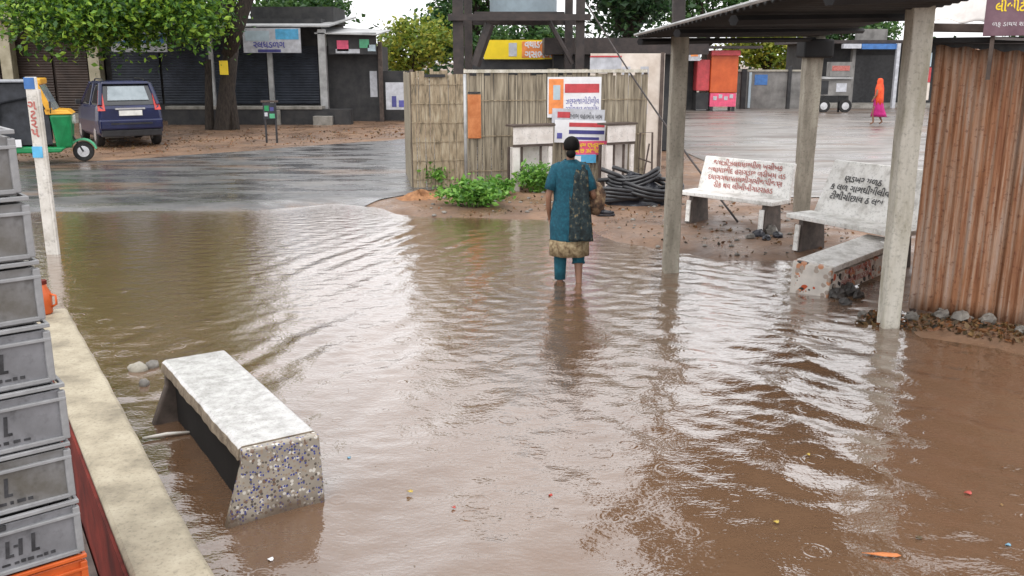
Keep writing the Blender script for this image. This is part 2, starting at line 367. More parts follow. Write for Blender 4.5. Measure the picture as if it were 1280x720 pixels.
def skin(name, joints, bones, mat, parent=None, sub=2):
    """one continuous body grown round a skeleton"""
    keys = list(joints); idx = {k: i for i, k in enumerate(keys)}
    me = bpy.data.meshes.new(name)
    me.from_pydata([joints[k][:3] for k in keys], [(idx[a], idx[b_]) for a, b_ in bones], [])
    o = bpy.data.objects.new(name, me); C.objects.link(o)
    sk = o.modifiers.new('skin', 'SKIN'); sk.use_smooth_shade = True; sk.branch_smoothing = 0.4
    if not me.skin_vertices: me.attributes  # layer comes with the modifier
    if len(me.skin_vertices) == 0:
        bm = bmesh.new(); bm.from_mesh(me); bm.verts.layers.skin.verify(); bm.to_mesh(me); bm.free()
    for i, k in enumerate(keys):
        r = joints[k][3]; q = me.skin_vertices[0].data[i]
        q.radius = r if isinstance(r, tuple) else (r, r); q.use_root = (i == 0)
    sb = o.modifiers.new('sub', 'SUBSURF'); sb.levels = sub; sb.render_levels = sub
    dg = bpy.context.evaluated_depsgraph_get(); dg.update()
    me2 = bpy.data.meshes.new_from_object(o.evaluated_get(dg)); me2.name = name
    C.objects.unlink(o); bpy.data.objects.remove(o)
    me2.materials.clear(); me2.materials.append(mat)
    me2.polygons.foreach_set('use_smooth', [True] * len(me2.polygons))
    b_ = bpy.data.objects.new(name, me2); C.objects.link(b_)
    if parent: b_.parent = parent
    return b_
def np_mesh(name, V, Fq, mats, smooth=True, parent=None):
    me = bpy.data.meshes.new(name); n = len(V); m = len(Fq); k = Fq.shape[1]
    me.vertices.add(n); me.vertices.foreach_set('co', V.astype(np.float32).ravel())
    me.loops.add(m * k); me.loops.foreach_set('vertex_index', Fq.astype(np.int32).ravel())
    me.polygons.add(m); me.polygons.foreach_set('loop_start', np.arange(0, m * k, k, dtype=np.int32))
    me.update(calc_edges=True)
    me.polygons.foreach_set('use_smooth', np.full(m, smooth))
    for q in (mats if isinstance(mats, list) else [mats]): me.materials.append(q)
    o = bpy.data.objects.new(name, me); C.objects.link(o)
    if parent: o.parent = parent
    return o
def leaves(rs, pts, size, flat=0.0, up=None):
    """leaf-shaped faces (kite folded along its rib) at pts"""
    n = len(pts)
    a = rs.normal(size=(n, 3)); a[:, 2] *= 0.7; a /= np.linalg.norm(a, axis=1)[:, None]
    b_ = rs.normal(size=(n, 3)); b_ -= a * (a * b_).sum(1)[:, None]; b_ /= np.linalg.norm(b_, axis=1)[:, None]
    s_ = size * rs.uniform(0.4, 1.6, n)[:, None]
    c = np.cross(a, b_)
    V = np.stack([pts - a * s_ * 0.5, pts + b_ * s_ * 0.27 + c * s_ * 0.08, pts + a * s_ * 0.5, pts - b_ * s_ * 0.27 + c * s_ * 0.08], 1).reshape(-1, 3)
    Fq = np.arange(4 * n).reshape(n, 4)
    return V, Fq
def clumps(rs, cen, rad, n_cl, per, cl_r, hollow=0.45):
    """leaf points gathered in clumps inside an ellipsoid"""
    d = rs.normal(size=(n_cl, 3)); d /= np.linalg.norm(d, axis=1)[:, None]
    r = rs.uniform(hollow, 1.0, n_cl)[:, None]
    cc = np.array(cen) + d * r * np.array(rad)
    pts = []
    for c in cc:
        k = int(per * rs.uniform(0.5, 1.4)); s = cl_r * rs.uniform(0.6, 1.3)
        q = rs.normal(size=(k, 3)) * s * np.array([0.6, 0.6, 0.42]); pts.append(c + q)
    return np.concatenate(pts), cc

# ------------------------------------------------------------------ ground, road, water
LAND = np.array([(-60, 0), (-14, 11.6), (-9, 13.4), (-7.2, 13.9), (-3.9, 14.0), (-2.9, 14.7), (-2.3, 14.2), (-1.9, 13.7), (-1.2, 13.4), (0.6, 13.1), (1.2, 11.6), (2.3, 10.3),
                 (3.1, 10.3), (3.65, 9.5), (3.45, 8.2), (3.15, 7.35), (4.2, 6.75), (6, 5.7), (9, 4), (60, -2), (60, 900), (-60, 900)], float)
def sdist(X, Y, poly):
    p = np.stack([X.ravel(), Y.ravel()], 1); d = np.full(len(p), 1e9); ins = np.zeros(len(p), bool)
    for i in range(len(poly)):
        a, b_ = poly[i], poly[(i + 1) % len(poly)]; e = b_ - a
        t = np.clip(((p - a) @ e) / (e @ e), 0, 1); q = p - a - t[:, None] * e
        d = np.minimum(d, np.hypot(q[:, 0], q[:, 1]))
        cond = (a[1] > p[:, 1]) != (b_[1] > p[:, 1])
        with np.errstate(divide='ignore', invalid='ignore'):
            xc = (b_[0] - a[0]) * (p[:, 1] - a[1]) / (b_[1] - a[1] + 1e-12) + a[0]
        ins ^= cond & (p[:, 0] < xc)
    return np.where(ins, d, -d).reshape(X.shape)
def sst(a, b_, x): t = np.clip((x - a) / (b_ - a), 0, 1); return t * t * (3 - 2 * t)
def wob(X, Y, f, seed):
    r = np.random.RandomState(seed); z = 0
    for k in range(7):
        a = r.uniform(0, 2 * PI); q = f * r.uniform(0.6, 1.7)
        z = z + np.sin(q * (X * np.cos(a) + Y * np.sin(a)) + r.uniform(0, 6.28)) / 7
    return z
def hgt(X, Y):
    s = sdist(X, Y, LAND) + 0.16 * wob(X, Y, 3.0, 3)
    h = -0.15 + 0.21 * sst(-0.4, 0.6, s) + 0.09 * sst(20, 30, Y)
    rough = (0.02 * wob(X, Y, 5, 5) + 0.012 * wob(X, Y, 14, 6)) * np.clip(s, 0, 1) * (1 - sst(13, 17, Y) * (X < -1.6))
    return h + rough * (Y < 20)
def hz(x, y): return float(hgt(np.array([[x]], float), np.array([[y]], float))[0, 0])
def gridmesh(name, xs, ys, zf, mat):
    X, Y = np.meshgrid(xs, ys); Z = zf(X, Y); V = np.stack([X, Y, Z], -1).reshape(-1, 3)
    nx, ny = len(xs), len(ys); i = np.arange(nx - 1)[None, :] + np.arange(ny - 1)[:, None] * nx; i = i.ravel()
    return np_mesh(name, V, np.stack([i, i + 1, i + nx + 1, i + nx], 1), mat)
def mud_mat():
    m, n, b = new_mat('wet_brown_mud'); v = coords(n)
    f = noise(n, v, 0.6, 8, 0.65); g = noise(n, v, 7, 8, 0.7)
    c = ramp(n, f, [(0.32, (0.10, 0.058, 0.037)), (0.5, (0.19, 0.113, 0.07)), (0.68, (0.28, 0.165, 0.098))])
    c = mixc(n, ramp(n, g, [(0.5, (0, 0, 0)), (0.72, (0.7, 0.7, 0.7))]), c, (0.095, 0.06, 0.04))
    n.links.new(c, b.inputs['Base Color'])
    r = ramp(n, noise(n, v, 1.3, 5), [(0.4, (0.25,) * 3), (0.6, (0.75,) * 3)]); n.links.new(r, b.inputs['Roughness'])
    bump(n, b, g, 0.5, 0.04); return m
xs = np.unique(np.concatenate([np.linspace(-400, -16, 14), np.arange(-16, 14, 0.13), np.linspace(14, 400, 14)]))
ys = np.unique(np.concatenate([np.linspace(-60, -1, 8), np.arange(-1, 24, 0.13), np.linspace(24, 60, 20), np.linspace(60, 900, 12)]))
tag(gridmesh('ground', xs, ys, hgt, mud_mat()), 'brown muddy ground around the flooded yard', None, kind='structure')

def wet_mat(name, c1, c2, c3, r1, r2, sc):
    m, n, b = new_mat(name); v = coords(n)
    f = noise(n, coords(n, (0.7, 1.6, 1)), sc, 8, 0.62); g = noise(n, v, 22, 6, 0.7)
    c = ramp(n, f, [(0.34, c1), (0.5, c2), (0.66, c3)])
    c = mixc(n, ramp(n, g, [(0.5, (0, 0, 0)), (0.75, (0.6, 0.6, 0.6))]), c, tuple(x * 0.5 for x in c1))
    c = mixc(n, ramp(n, noise(n, coords(n, (0.35, 0.9, 1)), 0.55, 9, 0.68), [(0.53, (0, 0, 0)), (0.62, (0.8, 0.8, 0.8))]), c, (0.15, 0.09, 0.055))
    n.links.new(c, b.inputs['Base Color'])
    r = ramp(n, noise(n, coords(n, (0.6, 1.9, 1)), sc * 1.4, 5, 0.6), [(0.42, (r1,) * 3), (0.6, (r2,) * 3)]); n.links.new(r, b.inputs['Roughness'])
    bump(n, b, noise(n, coords(n, (1, 1, 1)), 9, 6, 0.65), 0.3, 0.03)
    b.inputs['Coat Weight'].default_value = 0.35; b.inputs['Coat IOR'].default_value = 1.35; n.links.new(r, b.inputs['Coat Roughness']); return m
def strip(name, near, far, nu, nv, mat, label, lift):
    def along(pl, t):
        s = t * (len(pl) - 1); i = min(int(s), len(pl) - 2); a, b_ = pl[i], pl[i + 1]; k = s - i
        return np.array(a) * (1 - k) + np.array(b_) * k
    P2 = np.array([[along(near, i / nu) * (1 - j / nv) + along(far, i / nu) * (j / nv) for i in range(nu + 1)] for j in range(nv + 1)])
    if name == 'road':
        k_ = np.linspace(0, 1, nv + 1)[:, None]; P2[..., 1] += k_ ** 6 * (0.5 * wob(P2[..., 0], P2[..., 0] * 0, 1.1, 51) + 0.25 * wob(P2[..., 0], P2[..., 0] * 0, 4.0, 52))
    Z = hgt(P2[..., 0], P2[..., 1]) + lift
    V = np.concatenate([P2, Z[..., None]], -1).reshape(-1, 3)
    i = (np.arange(nu)[None, :] + np.arange(nv)[:, None] * (nu + 1)).ravel()
    return tag(np_mesh(name, V, np.stack([i, i + 1, i + nu + 2, i + nu + 1], 1), mat), label, None, kind='structure')
strip('road', [(-30, 6.0), (-14, 10.9), (-9, 12.7), (-6, 13.2), (-3.9, 13.3), (-2.9, 13.9), (-2.1, 15.0), (0.4, 18.6), (3.0, 21)],
      [(-36, 13), (-20, 17.3), (-13, 19.6), (-9, 21.2), (-6.5, 23.0), (-4.5, 24.8), (-2.5, 26.6), (0, 29), (3.0, 32)], 160, 60,
      wet_mat('wet_asphalt', (0.05, 0.05, 0.053), (0.09, 0.086, 0.088), (0.15, 0.138, 0.13), 0.12, 0.5, 0.9), 'wet grey asphalt road beyond the flood', 0.012)
strip('plaza', [(4.6, 15.2), (9, 15.0), (24, 14)], [(3.4, 41), (14, 43.6), (30, 44)], 60, 80,
      wet_mat('wet_paving', (0.095, 0.075, 0.062), (0.16, 0.14, 0.125), (0.22, 0.195, 0.175), 0.26, 0.6, 0.5), 'wet pale paved yard behind the benches', 0.012)

def water_mat():
    m, n, b = new_mat('muddy_flood_water'); v = coords(n)
    f = noise(n, coords(n, (1, 0.6, 1)), 0.45, 6, 0.6, 0.6)
    c = ramp(n, f, [(0.3, (0.115, 0.065, 0.037)), (0.7, (0.165, 0.097, 0.057))])
    n.links.new(c, b.inputs['Base Color']); b.inputs['Roughness'].default_value = 0.045
    b.inputs['IOR'].default_value = 1.45
    b.inputs['Coat Weight'].default_value = 1.0; b.inputs['Coat IOR'].default_value = 1.6; b.inputs['Coat Roughness'].default_value = 0.03
    # small wind ripples and rain dimples
    h1 = noise(n, coords(n, (1, 1.5, 1)), 7, 3, 0.6); h2 = noise(n, coords(n, (1, 1.3, 1)), 38, 2, 0.55)
    a = n.nodes.new('ShaderNodeMath'); a.operation = 'MULTIPLY_ADD'; a.inputs[1].default_value = 0.30
    n.links.new(h2, a.inputs[0]); n.links.new(h1, a.inputs[2])
    vo = n.nodes.new('ShaderNodeTexVoronoi'); vo.inputs['Scale'].default_value = 5.5; n.links.new(v, vo.inputs['Vector'])
    def mth(op, x, y=0.0):
        q = n.nodes.new('ShaderNodeMath'); q.operation = op
        for i_, k_ in ((0, x), (1, y)):
            if isinstance(k_, (int, float)): q.inputs[i_].default_value = k_
            else: n.links.new(k_, q.inputs[i_])
        return q.outputs[0]
    sc_ = n.nodes.new('ShaderNodeSeparateColor'); n.links.new(vo.outputs['Color'], sc_.inputs[0])
    rr_ = mth('MULTIPLY', sc_.outputs[0], 0.42)                         # radius each ring has reached
    dd_ = mth('SUBTRACT', vo.outputs['Distance'], rr_)
    env = mth('SUBTRACT', 1.0, mth('MINIMUM', mth('MULTIPLY', mth('ABSOLUTE', dd_), 7.0), 1.0))
    ring = mth('MULTIPLY', mth('MULTIPLY', mth('COSINE', mth('MULTIPLY', dd_, 42.0)), env), mth('GREATER_THAN', sc_.outputs[1], 0.6))
    tot = mth('ADD', a.outputs[0], mth('MULTIPLY', ring, 0.16))
    bump(n, b, tot, 0.19, 0.03)
    n.links.new(b.inputs['Normal'].links[0].from_socket, b.inputs['Coat Normal']); return m
WOMAN = (0.60, 9.52)
def chop(X, Y, ang, spread, l0, l1, n, slope, seed):
    """irregular ripples: many wave trains spread round one direction"""
    q = np.random.RandomState(seed); z = np.zeros_like(X); c = slope / (2 * PI * math.sqrt(n / 2))
    for _ in range(n):
        lam = math.exp(q.uniform(math.log(l0), math.log(l1))); a = ang + q.normal() * spread; k = 2 * PI / lam
        z += c * lam * np.sin(k * (X * math.cos(a) + Y * math.sin(a)) + q.uniform(0, 6.28))
    return z
def waves(X, Y):
    ux, uy = 0.085, 0.996                                   # the way she walked, away from the camera
    dx, dy = X - WOMAN[0], Y - WOMAN[1]
    s = dx * uy - dy * ux                                    # + right of her track
    back = -(dx * ux + dy * uy)
    n1 = wob(X, Y, 1.3, 11); n2 = wob(X, Y, 3.2, 12); n3 = wob(X, Y, 0.8, 13)
    Xw, Yw = X + 0.10 * n1, Y + 0.10 * n2
    r = np.hypot(dx, dy)
    h = 0.0040 * np.sin(2 * PI * r / 0.26 + 1.8 * n2) * np.exp(-r / 1.1) * (r > 0.15)
    ampl = np.exp(-((s + 2.2) / 1.15) ** 2) * sst(-4.2, -1.6, back) * sst(4.6, 2.6, back) * (0.75 + 0.5 * n3)
    h = h + ampl * (chop(Xw, Yw, math.atan2(0.31, -0.95), 0.13, 0.30, 0.52, 14, 0.105, 31) + chop(Xw, Yw, math.atan2(0.31, -0.95), 0.4, 0.13, 0.3, 22, 0.05, 32))
    ampr = np.exp(-((s - 1.9) / 1.25) ** 2) * sst(-2.2, -0.6, back) * sst(6.4, 3.4, back) * (0.8 + 0.5 * n3)
    h = h + ampr * (chop(Xw, Yw, math.atan2(0.80, 0.60), 0.22, 0.16, 0.40, 26, 0.085, 33) + chop(Xw, Yw, PI / 2, 0.5, 0.12, 0.24, 20, 0.05, 34))
    near = sst(9.2, 6.2, Y)
    h = h + near * (0.8 + 0.5 * n3) * (chop(Xw, Yw, math.atan2(0.5, -0.86), 0.35, 0.35, 1.3, 18, 0.060, 35) * sst(1.6, -0.6, s) + chop(Xw, Yw, math.atan2(0.66, 0.75), 0.30, 0.28, 1.1, 18, 0.065, 36) * sst(-1.0, 0.8, s))
    h = h + near * chop(Xw, Yw, 0.9, 1.2, 0.13, 0.40, 26, 0.030, 38)
    h = h + chop(X, Y, PI / 2, 0.7, 0.12, 0.30, 26, 0.024, 37)
    return h * sst(15.5, 13, Y)
xw = np.concatenate([np.linspace(-40, -8.2, 20), np.arange(-8, 6.6, 0.034), np.linspace(6.7, 30, 12)])
yw = np.concatenate([np.linspace(-6, 2.0, 6), np.arange(2.1, 13.6, 0.034), np.linspace(13.7, 20, 16)])
tag(gridmesh('water', xw, yw, waves, water_mat()), 'brown rippled flood water', None, kind='structure')

# ------------------------------------------------------------------ the ledge, the platform and the crates
LD = Vector((-0.523, 0.852, 0)).normalized(); LN = Vector((LD.y, -LD.x, 0))     # along, and outwards to the water
L0 = Vector((-1.05, 2.86, 0))                                                   # outer top edge passes here
LZ = 0.60; LWID = 0.245
def ledge_pt(t, s, z): q = L0 + LD * t - LN * s; return Vector((q.x, q.y, z))
T_FAR = 3.93
led = thing('concrete_ledge', 'pale plastered concrete parapet ledge beside the stacked crates', 'ledge', (0, 0, 0))
b = MB()
def ledge_ring(t):
    e = 0.003 * math.sin(t * 2.1) + 0.002 * math.sin(t * 13.7)
    return [ledge_pt(t, e, -0.2), ledge_pt(t, LWID - 0.005, -0.2), ledge_pt(t, LWID - 0.005, LZ - 0.075), ledge_pt(t, LWID, LZ - 0.012), ledge_pt(t, LWID - 0.015, LZ), ledge_pt(t, 0.018 + e, LZ + e * 0.3), ledge_pt(t, e, LZ - 0.015)]
b.loft([ledge_ring(-3.5 + (T_FAR + 3.5) * i / 60) for i in range(61)])
b.build('wall_top', M['ledge'], led, bevel=0.006)
b = MB(); b.hexa([ledge_pt(-3.5, LWID + 0.012, 0.0), ledge_pt(T_FAR, LWID + 0.012, 0.0), ledge_pt(T_FAR, LWID, 0.0), ledge_pt(-3.5, LWID, 0.0)], [ledge_pt(-3.5, LWID + 0.012, LZ - 0.03), ledge_pt(T_FAR, LWID + 0.012, LZ - 0.03), ledge_pt(T_FAR, LWID, LZ - 0.03), ledge_pt(-3.5, LWID, LZ - 0.03)])
b.build('inner_face', M['red_paint'], led)
FLOOR = 0.12
b = MB(); b.hexa([ledge_pt(-3.5, LWID + 0.02, -0.2), ledge_pt(T_FAR, LWID + 0.02, -0.2), ledge_pt(T_FAR, 4.5, -0.2), ledge_pt(-3.5, 4.5, -0.2)], [ledge_pt(-3.5, LWID + 0.02, FLOOR), ledge_pt(T_FAR, LWID + 0.02, FLOOR), ledge_pt(T_FAR, 4.5, FLOOR), ledge_pt(-3.5, 4.5, FLOOR)])
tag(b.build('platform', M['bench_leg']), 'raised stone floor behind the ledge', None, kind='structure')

# crates: local x runs along the long printed face towards its far corner (0,0), y into the crate
def make_crate(name, mats, lab, printed, shift=0.0):
    t = thing(name, lab, 'crate')
    body, rim = mats
    Lc, Wc, Hc = 0.56, 0.36, 0.1785
    b = MB(); th = 0.008
    def tier(z0, z1, g, k=0):
        lo = [Vector((-Lc + g, g, z0)), Vector((-g, g, z0)), Vector((-g, Wc - g, z0)), Vector((-Lc + g, Wc - g, z0))]
        hi = [q + Vector((0, 0, z1 - z0)) for q in lo]; b.use(k).hexa(lo, hi)
    # walls as four slabs with an open top
    g = 0.010
    b.box((-Lc / 2, g + th / 2, Hc / 2 - 0.01), (Lc - 2 * g, th, Hc - 0.02)); b.box((-Lc / 2, Wc - g - th / 2, Hc / 2 - 0.01), (Lc - 2 * g, th, Hc - 0.02))
    b.box((-g - th / 2, Wc / 2, Hc / 2 - 0.01), (th, Wc - 2 * g - 2 * th - 0.002, Hc - 0.02)); b.box((-Lc + g + th / 2, Wc / 2, Hc / 2 - 0.01), (th, Wc - 2 * g - 2 * th - 0.002, Hc - 0.02))
    b.box((-Lc / 2, Wc / 2, 0.008), (Lc - 2 * g - 2 * th - 0.004, Wc - 2 * g - 2 * th - 0.004, 0.012))
    b.build('crate_body', body, t, bevel=0.003)
    b = MB()                                                  # folded rim, a rib below it, corner posts
    zr = Hc - 0.046
    for (z0, z1, o) in ((Hc - 0.012, Hc, 0.0), (zr - 0.006, zr + 0.004, 0.002)):
        c = (z0 + z1) / 2; hh = z1 - z0
        b.box((-Lc / 2, g / 2 + o / 2, c), (Lc, g - o + 0.004, hh)); b.box((-Lc / 2, Wc - g / 2, c), (Lc, g, hh))
        b.box((-g / 2, Wc / 2, c), (g, Wc - 2 * g - 0.008, hh)); b.box((-Lc + g / 2, Wc / 2, c), (g, Wc - 2 * g - 0.008, hh))
    b.box((-Lc / 2, g / 2 + 0.001, 0.012), (Lc - 0.03, g, 0.012))
    b.build('rim', rim, t, bevel=0.002)
    for sx in (0, -Lc + 0.02):
        for sy in (0.001, Wc - 0.019):
            q = MB(); q.box((sx - 0.010, sy + 0.009, Hc / 2 - 0.008), (0.020, 0.018, Hc - 0.03)); q.build('corner_post', rim, t, bevel=0.004)
    # hand hole
    q = MB(); q.box((-0.27 + shift, g - 0.001, Hc - 0.030), (0.15, 0.006, 0.018)); q.build('hand_hole', M['ink'], t, bevel=0.003)
    if printed:
        q = MB(); y = g - 0.002
        def bar(x, z0, z1, wd, lean=0.0):
            q.prism([(x, y, z0), (x + wd, y, z0), (x + wd + lean, y, z1), (x + lean, y, z1)], (0, 0.003, 0))
        x = -0.275 + shift
        for k in range(5):
            dx = 0.034 * k; hh = 0.044 + 0.003 * k + rnd.uniform(-0.003, 0.003)
            bar(x + dx, 0.052, 0.052 + hh, 0.010, 0.005)
            if k % 2 == 0: bar(x + dx + 0.010, 0.052, 0.060, 0.012)
            else: bar(x + dx - 0.010, 0.052 + hh * 0.55, 0.059 + hh * 0.55, 0.011)
        xx = -0.32 + shift
        while xx < -0.08 + shift:
            wd = rnd.uniform(0.008, 0.022); bar(xx, 0.028, 0.028 + rnd.uniform(0.006, 0.011), wd); xx += wd + rnd.uniform(0.004, 0.012)
        q.build('printed_marking', M['ink'], t)
    return t
CR = math.atan2(math.cos(R(50)), math.sin(R(50)))              # direction of the printed face
CORNER = Vector((-1.305, 2.50, 0))
protos = [make_crate('plastic_crate', (M[m_], M['crate_rim']), 'x', pr_, sh_) for m_, pr_, sh_ in (('crate', True, 0.0), ('crate_dirty', True, -0.045), ('crate', True, -0.03), ('crate_dirty', False, -0.06))]
proto_o = make_crate('plastic_crate', (M['crate_orange'], M['crate_orange']), 'x', False)
names_o = ['orange plastic crate at the foot of the tall crate stack', 'orange plastic crate second up from the platform floor', 'orange plastic crate third up from the platform floor', 'orange plastic crate directly under the grey printed crates']
names_g = ['grey printed crate resting on the topmost orange crate', 'second grey crate above the orange crate', 'third grey crate above the orange crate', 'fourth grey crate of seven, midway up the stack', 'third grey crate from the top of the stack', 'second grey crate from the top of the stack', 'topmost grey crate of the stack, open to the sky']
for i in range(11):
    org = i < 4; pick = (0, 1, 2, 0, 3, 1, 3); src = proto_o if org else protos[pick[i - 4]]
    t = src if (src['label'] == 'x') else copy_tree(src)
    t.location = (CORNER.x + 0.030 - 0.009 * max(0, i - 4) + rnd.uniform(-0.008, 0.008), CORNER.y + rnd.uniform(-0.008, 0.008), FLOOR + 0.001 + 0.18 * i)
    t.rotation_euler = (0, 0, CR + R(rnd.uniform(-1.6, 1.6)))
    t['label'] = names_o[i] if org else names_g[i - 4]
    t['group'] = 'orange crates at the bottom of the stack' if org else 'grey crates stacked at the left edge'

# little orange jug on the far end of the ledge
jp = ledge_pt(T_FAR - 0.10, 0.15, LZ)
j = thing('plastic_jug', 'small orange plastic jug on the far end of the pale ledge', 'jug', jp)
b = MB(); b.loft([ell(0, 0, z, r, r, 16) for z, r in ((0.0, 0.035), (0.01, 0.05), (0.12, 0.055), (0.15, 0.05), (0.19, 0.03), (0.21, 0.03))])
b.build('jug_body', M['crate_orange'], j, smooth=True)
b = MB(); b.tube([(0.045, 0, 0.14), (0.085, 0, 0.13), (0.085, 0, 0.07), (0.05, 0, 0.05)], 0.008); b.build('handle', M['crate_orange'], j, smooth=True)
b = MB(); b.loft([ell(0, 0, z, r, r, 14) for z, r in ((0.21, 0.033), (0.235, 0.033))]); b.build('cap', M['red_paint'], j)

# ------------------------------------------------------------------ the terrazzo bench in the water
FR, FL, NR, NL = Vector((-1.90, 5.87, 0)), Vector((-2.27, 5.65, 0)), Vector((-1.03, 4.47, 0)), Vector((-1.37, 4.31, 0))
bt = 0.40
bc = (FR + FL + NR + NL) / 4
bdir = ((FR + FL) - (NR + NL)).normalized(); brt = Vector((bdir.y, -bdir.x, 0))
blen = ((FR + FL) - (NR + NL)).length / 2; bwid = 0.41
tb = thing('terrazzo_bench', 'terrazzo bench with wet white seat standing in the flood beside the ledge', 'bench', (bc.x, bc.y, -0.15), math.atan2(bdir.y, bdir.x) - PI / 2)
z1 = bt + 0.15
b = MB()
def seat_ring(t):
    y = -blen / 2 + blen * t
    e = 0.004 * math.sin(t * 17) + 0.003 * math.sin(t * 61)
    return [Vector((-bwid / 2 + e - 0.01, y, z1 - 0.075)), Vector((bwid / 2 - 0.012, y, z1 - 0.075)), Vector((bwid / 2, y, z1 - 0.015)), Vector((bwid / 2 - 0.016, y, z1)), Vector((-bwid / 2 + 0.02, y, z1)), Vector((-bwid / 2 + e * 0.6, y, z1 - 0.014))]
rings = [seat_ring(i / 40) for i in range(41)]
b.loft(rings)
n = 6
for fi, f in enumerate(b.f):
    pass
o = b.build('seat', [M['bench_top'], M['bench_edge']], tb, bevel=0.004)
for p in o.data.polygons:
    p.material_index = 0 if p.normal.z > 0.6 else 1
for s in (-1, 1):
    b = MB(); y0 = s * (blen / 2 + 0.002); y1 = s * (blen / 2 - 0.065); tp = z1 - 0.077 if s > 0 else z1 - 0.004
    w0, w1 = 0.275, bwid / 2 - 0.004
    if s < 0: y0, y1 = -(blen / 2 + 0.062), -(blen / 2 + 0.003)
    b.prism([(-w0 - 0.065, y0, 0), (w0 - 0.05, y0, 0), (w0 - 0.06, y0, 0.14), (w1 + 0.004, y0, tp - 0.1), (w1, y0, tp), (-w1, y0, tp), (-w1 - 0.004, y0, tp - 0.08), (-w0 - 0.035, y0, 0.14)], (0, y1 - y0, 0))
    b.build('end_panel', M['bench_chip_blue'] if s < 0 else M['bench_leg'], tb, bevel=0.012)  # far panel coloured darker to imitate the shade under the seat
b = MB(); b.box((-0.135, 0, 0.23), (0.04, blen - 0.15, 0.46)); b.build('added_shade_board', M['roof_dark'], tb)  # added board, only there to darken the space below the seat
# stones and a stick between bench and ledge
for i, (px, py, s, lb) in enumerate(((172, 462, 0.075, 'pale grey stone in the water at the far end of the nearest bench'), (190, 458, 0.06, 'small dark stone touching the far end of the nearest bench'), (180, 480, 0.05, 'flat wet stone between the nearest bench and the ledge'))):
    p = P(px, py, 0.01); b = MB(); b.ball((0, 0, 0), (s, s * 0.75, s * 0.7), 10, 7)
    o = b.build('stone', M['concrete'] if i == 0 else M['stone'], None, smooth=True, rough=s * 0.13); o.location = (p.x, p.y, 0.012); o.rotation_euler.z = i
    tag(o, lb, 'stone', 'stones by the nearest bench')
p0, p1 = P(178, 548, 0.02), P(238, 540, 0.02)
b = MB(); b.tube([p0, (p0 + p1) / 2 + Vector((0, 0.01, 0.004)), p1], [0.010, 0.012, 0.008]); tag(b.build('stick', M['white_paint'], None, smooth=True), 'pale stick floating in the shadow under the nearest bench', 'stick')

# ------------------------------------------------------------------ backrest benches under the shelter
def back_bench(name, label, front_l, front_r, zt, zg, ink, lines, size, seed, depth=0.40, bh=0.46, lean=0.14):
    d = (front_r - front_l); d.z = 0; Ln = d.length; d.normalize(); nrm = Vector((-d.y, d.x, 0))   # towards the back
    t = thing(name, label, 'bench', (front_l.x, front_l.y, zg), math.atan2(d.y, d.x))
    H = zt - zg
    b = MB(); b.box((Ln / 2, depth / 2, H - 0.028), (Ln, depth, 0.056)); b.build('seat', M['bench_white'], t, bevel=0.008)
    b = MB()
    b.hexa([(0.02, depth + 0.002, H - 0.05), (Ln - 0.02, depth + 0.002, H - 0.05), (Ln - 0.02, depth + 0.05, H - 0.05), (0.02, depth + 0.05, H - 0.05)],
           [(0.04, depth + lean, H + bh), (Ln - 0.04, depth + lean, H + bh), (Ln - 0.04, depth + lean + 0.048, H + bh), (0.04, depth + lean + 0.048, H + bh)])
    b.build('backrest', M['bench_white'], t, bevel=0.01)
    for x in (0.14, Ln - 0.20):
        b = MB()
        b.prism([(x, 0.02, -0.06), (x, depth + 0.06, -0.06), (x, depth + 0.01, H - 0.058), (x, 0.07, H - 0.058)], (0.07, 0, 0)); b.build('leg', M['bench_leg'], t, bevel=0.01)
        b = MB(); b.box((x + 0.035, 0.012, H / 2 - 0.05), (0.066, 0.02, H - 0.14), rx(-0.06)); b.build('leg_facing', M['bench_white'], t)
    mid = Vector((Ln * (0.5 if seed == 1 else 0.36), depth + lean * 0.52 - 0.0035, H + bh * 0.50))
    up = Vector((0, lean, bh + 0.05)).normalized()
    text('lettering', '\n'.join(glyphs(k) for k in lines), size, ink, t, frame(mid, (1, 0, 0), up), 1.0, spacing=1.0, bold=0.001, fit=Ln * (0.84 if seed == 1 else 0.55))
    return t
g1 = hz(2.8, 12)
back_bench('inscribed_bench', 'white cement bench with rows of red lettering, behind the middle post', P(848, 238, 0.50), P(966, 253, 0.50), 0.50, g1, M['ink_red'], (14, 16, 15, 12), 0.105, 1, bh=0.45)
back_bench('inscribed_bench', 'white cement bench with three rows of black lettering beside the rusty shed', P(983, 266, 0.50), P(983, 266, 0.50) + Vector((0.78, -1.34, 0)), 0.50, hz(3.6, 10.6), M['ink'], (7, 9, 8), 0.115, 2, depth=0.42, bh=0.60, lean=0.30)
for i, (px, py, s_) in enumerate(((948, 296, 0.09), (962, 292, 0.12), (972, 298, 0.08), (938, 299, 0.06), (958, 301, 0.07))):
    q = P(px, py, 0.05); b = MB(); b.ball((0, 0, 0), (s_, s_ * 0.8, s_ * 0.7), 10, 7); o = b.build('rubble_stone', M['stone'] if i % 2 else M['tarp_black'], None, rough=s_ * 0.16); o.location = (q.x, q.y, max(0, hz(q.x, q.y)) + s_ * 0.3); o.rotation_euler.z = i
    tag(o, 'dark lump in the small heap by the right leg of the red lettered bench', 'stone', 'dark heap between the two lettered benches')
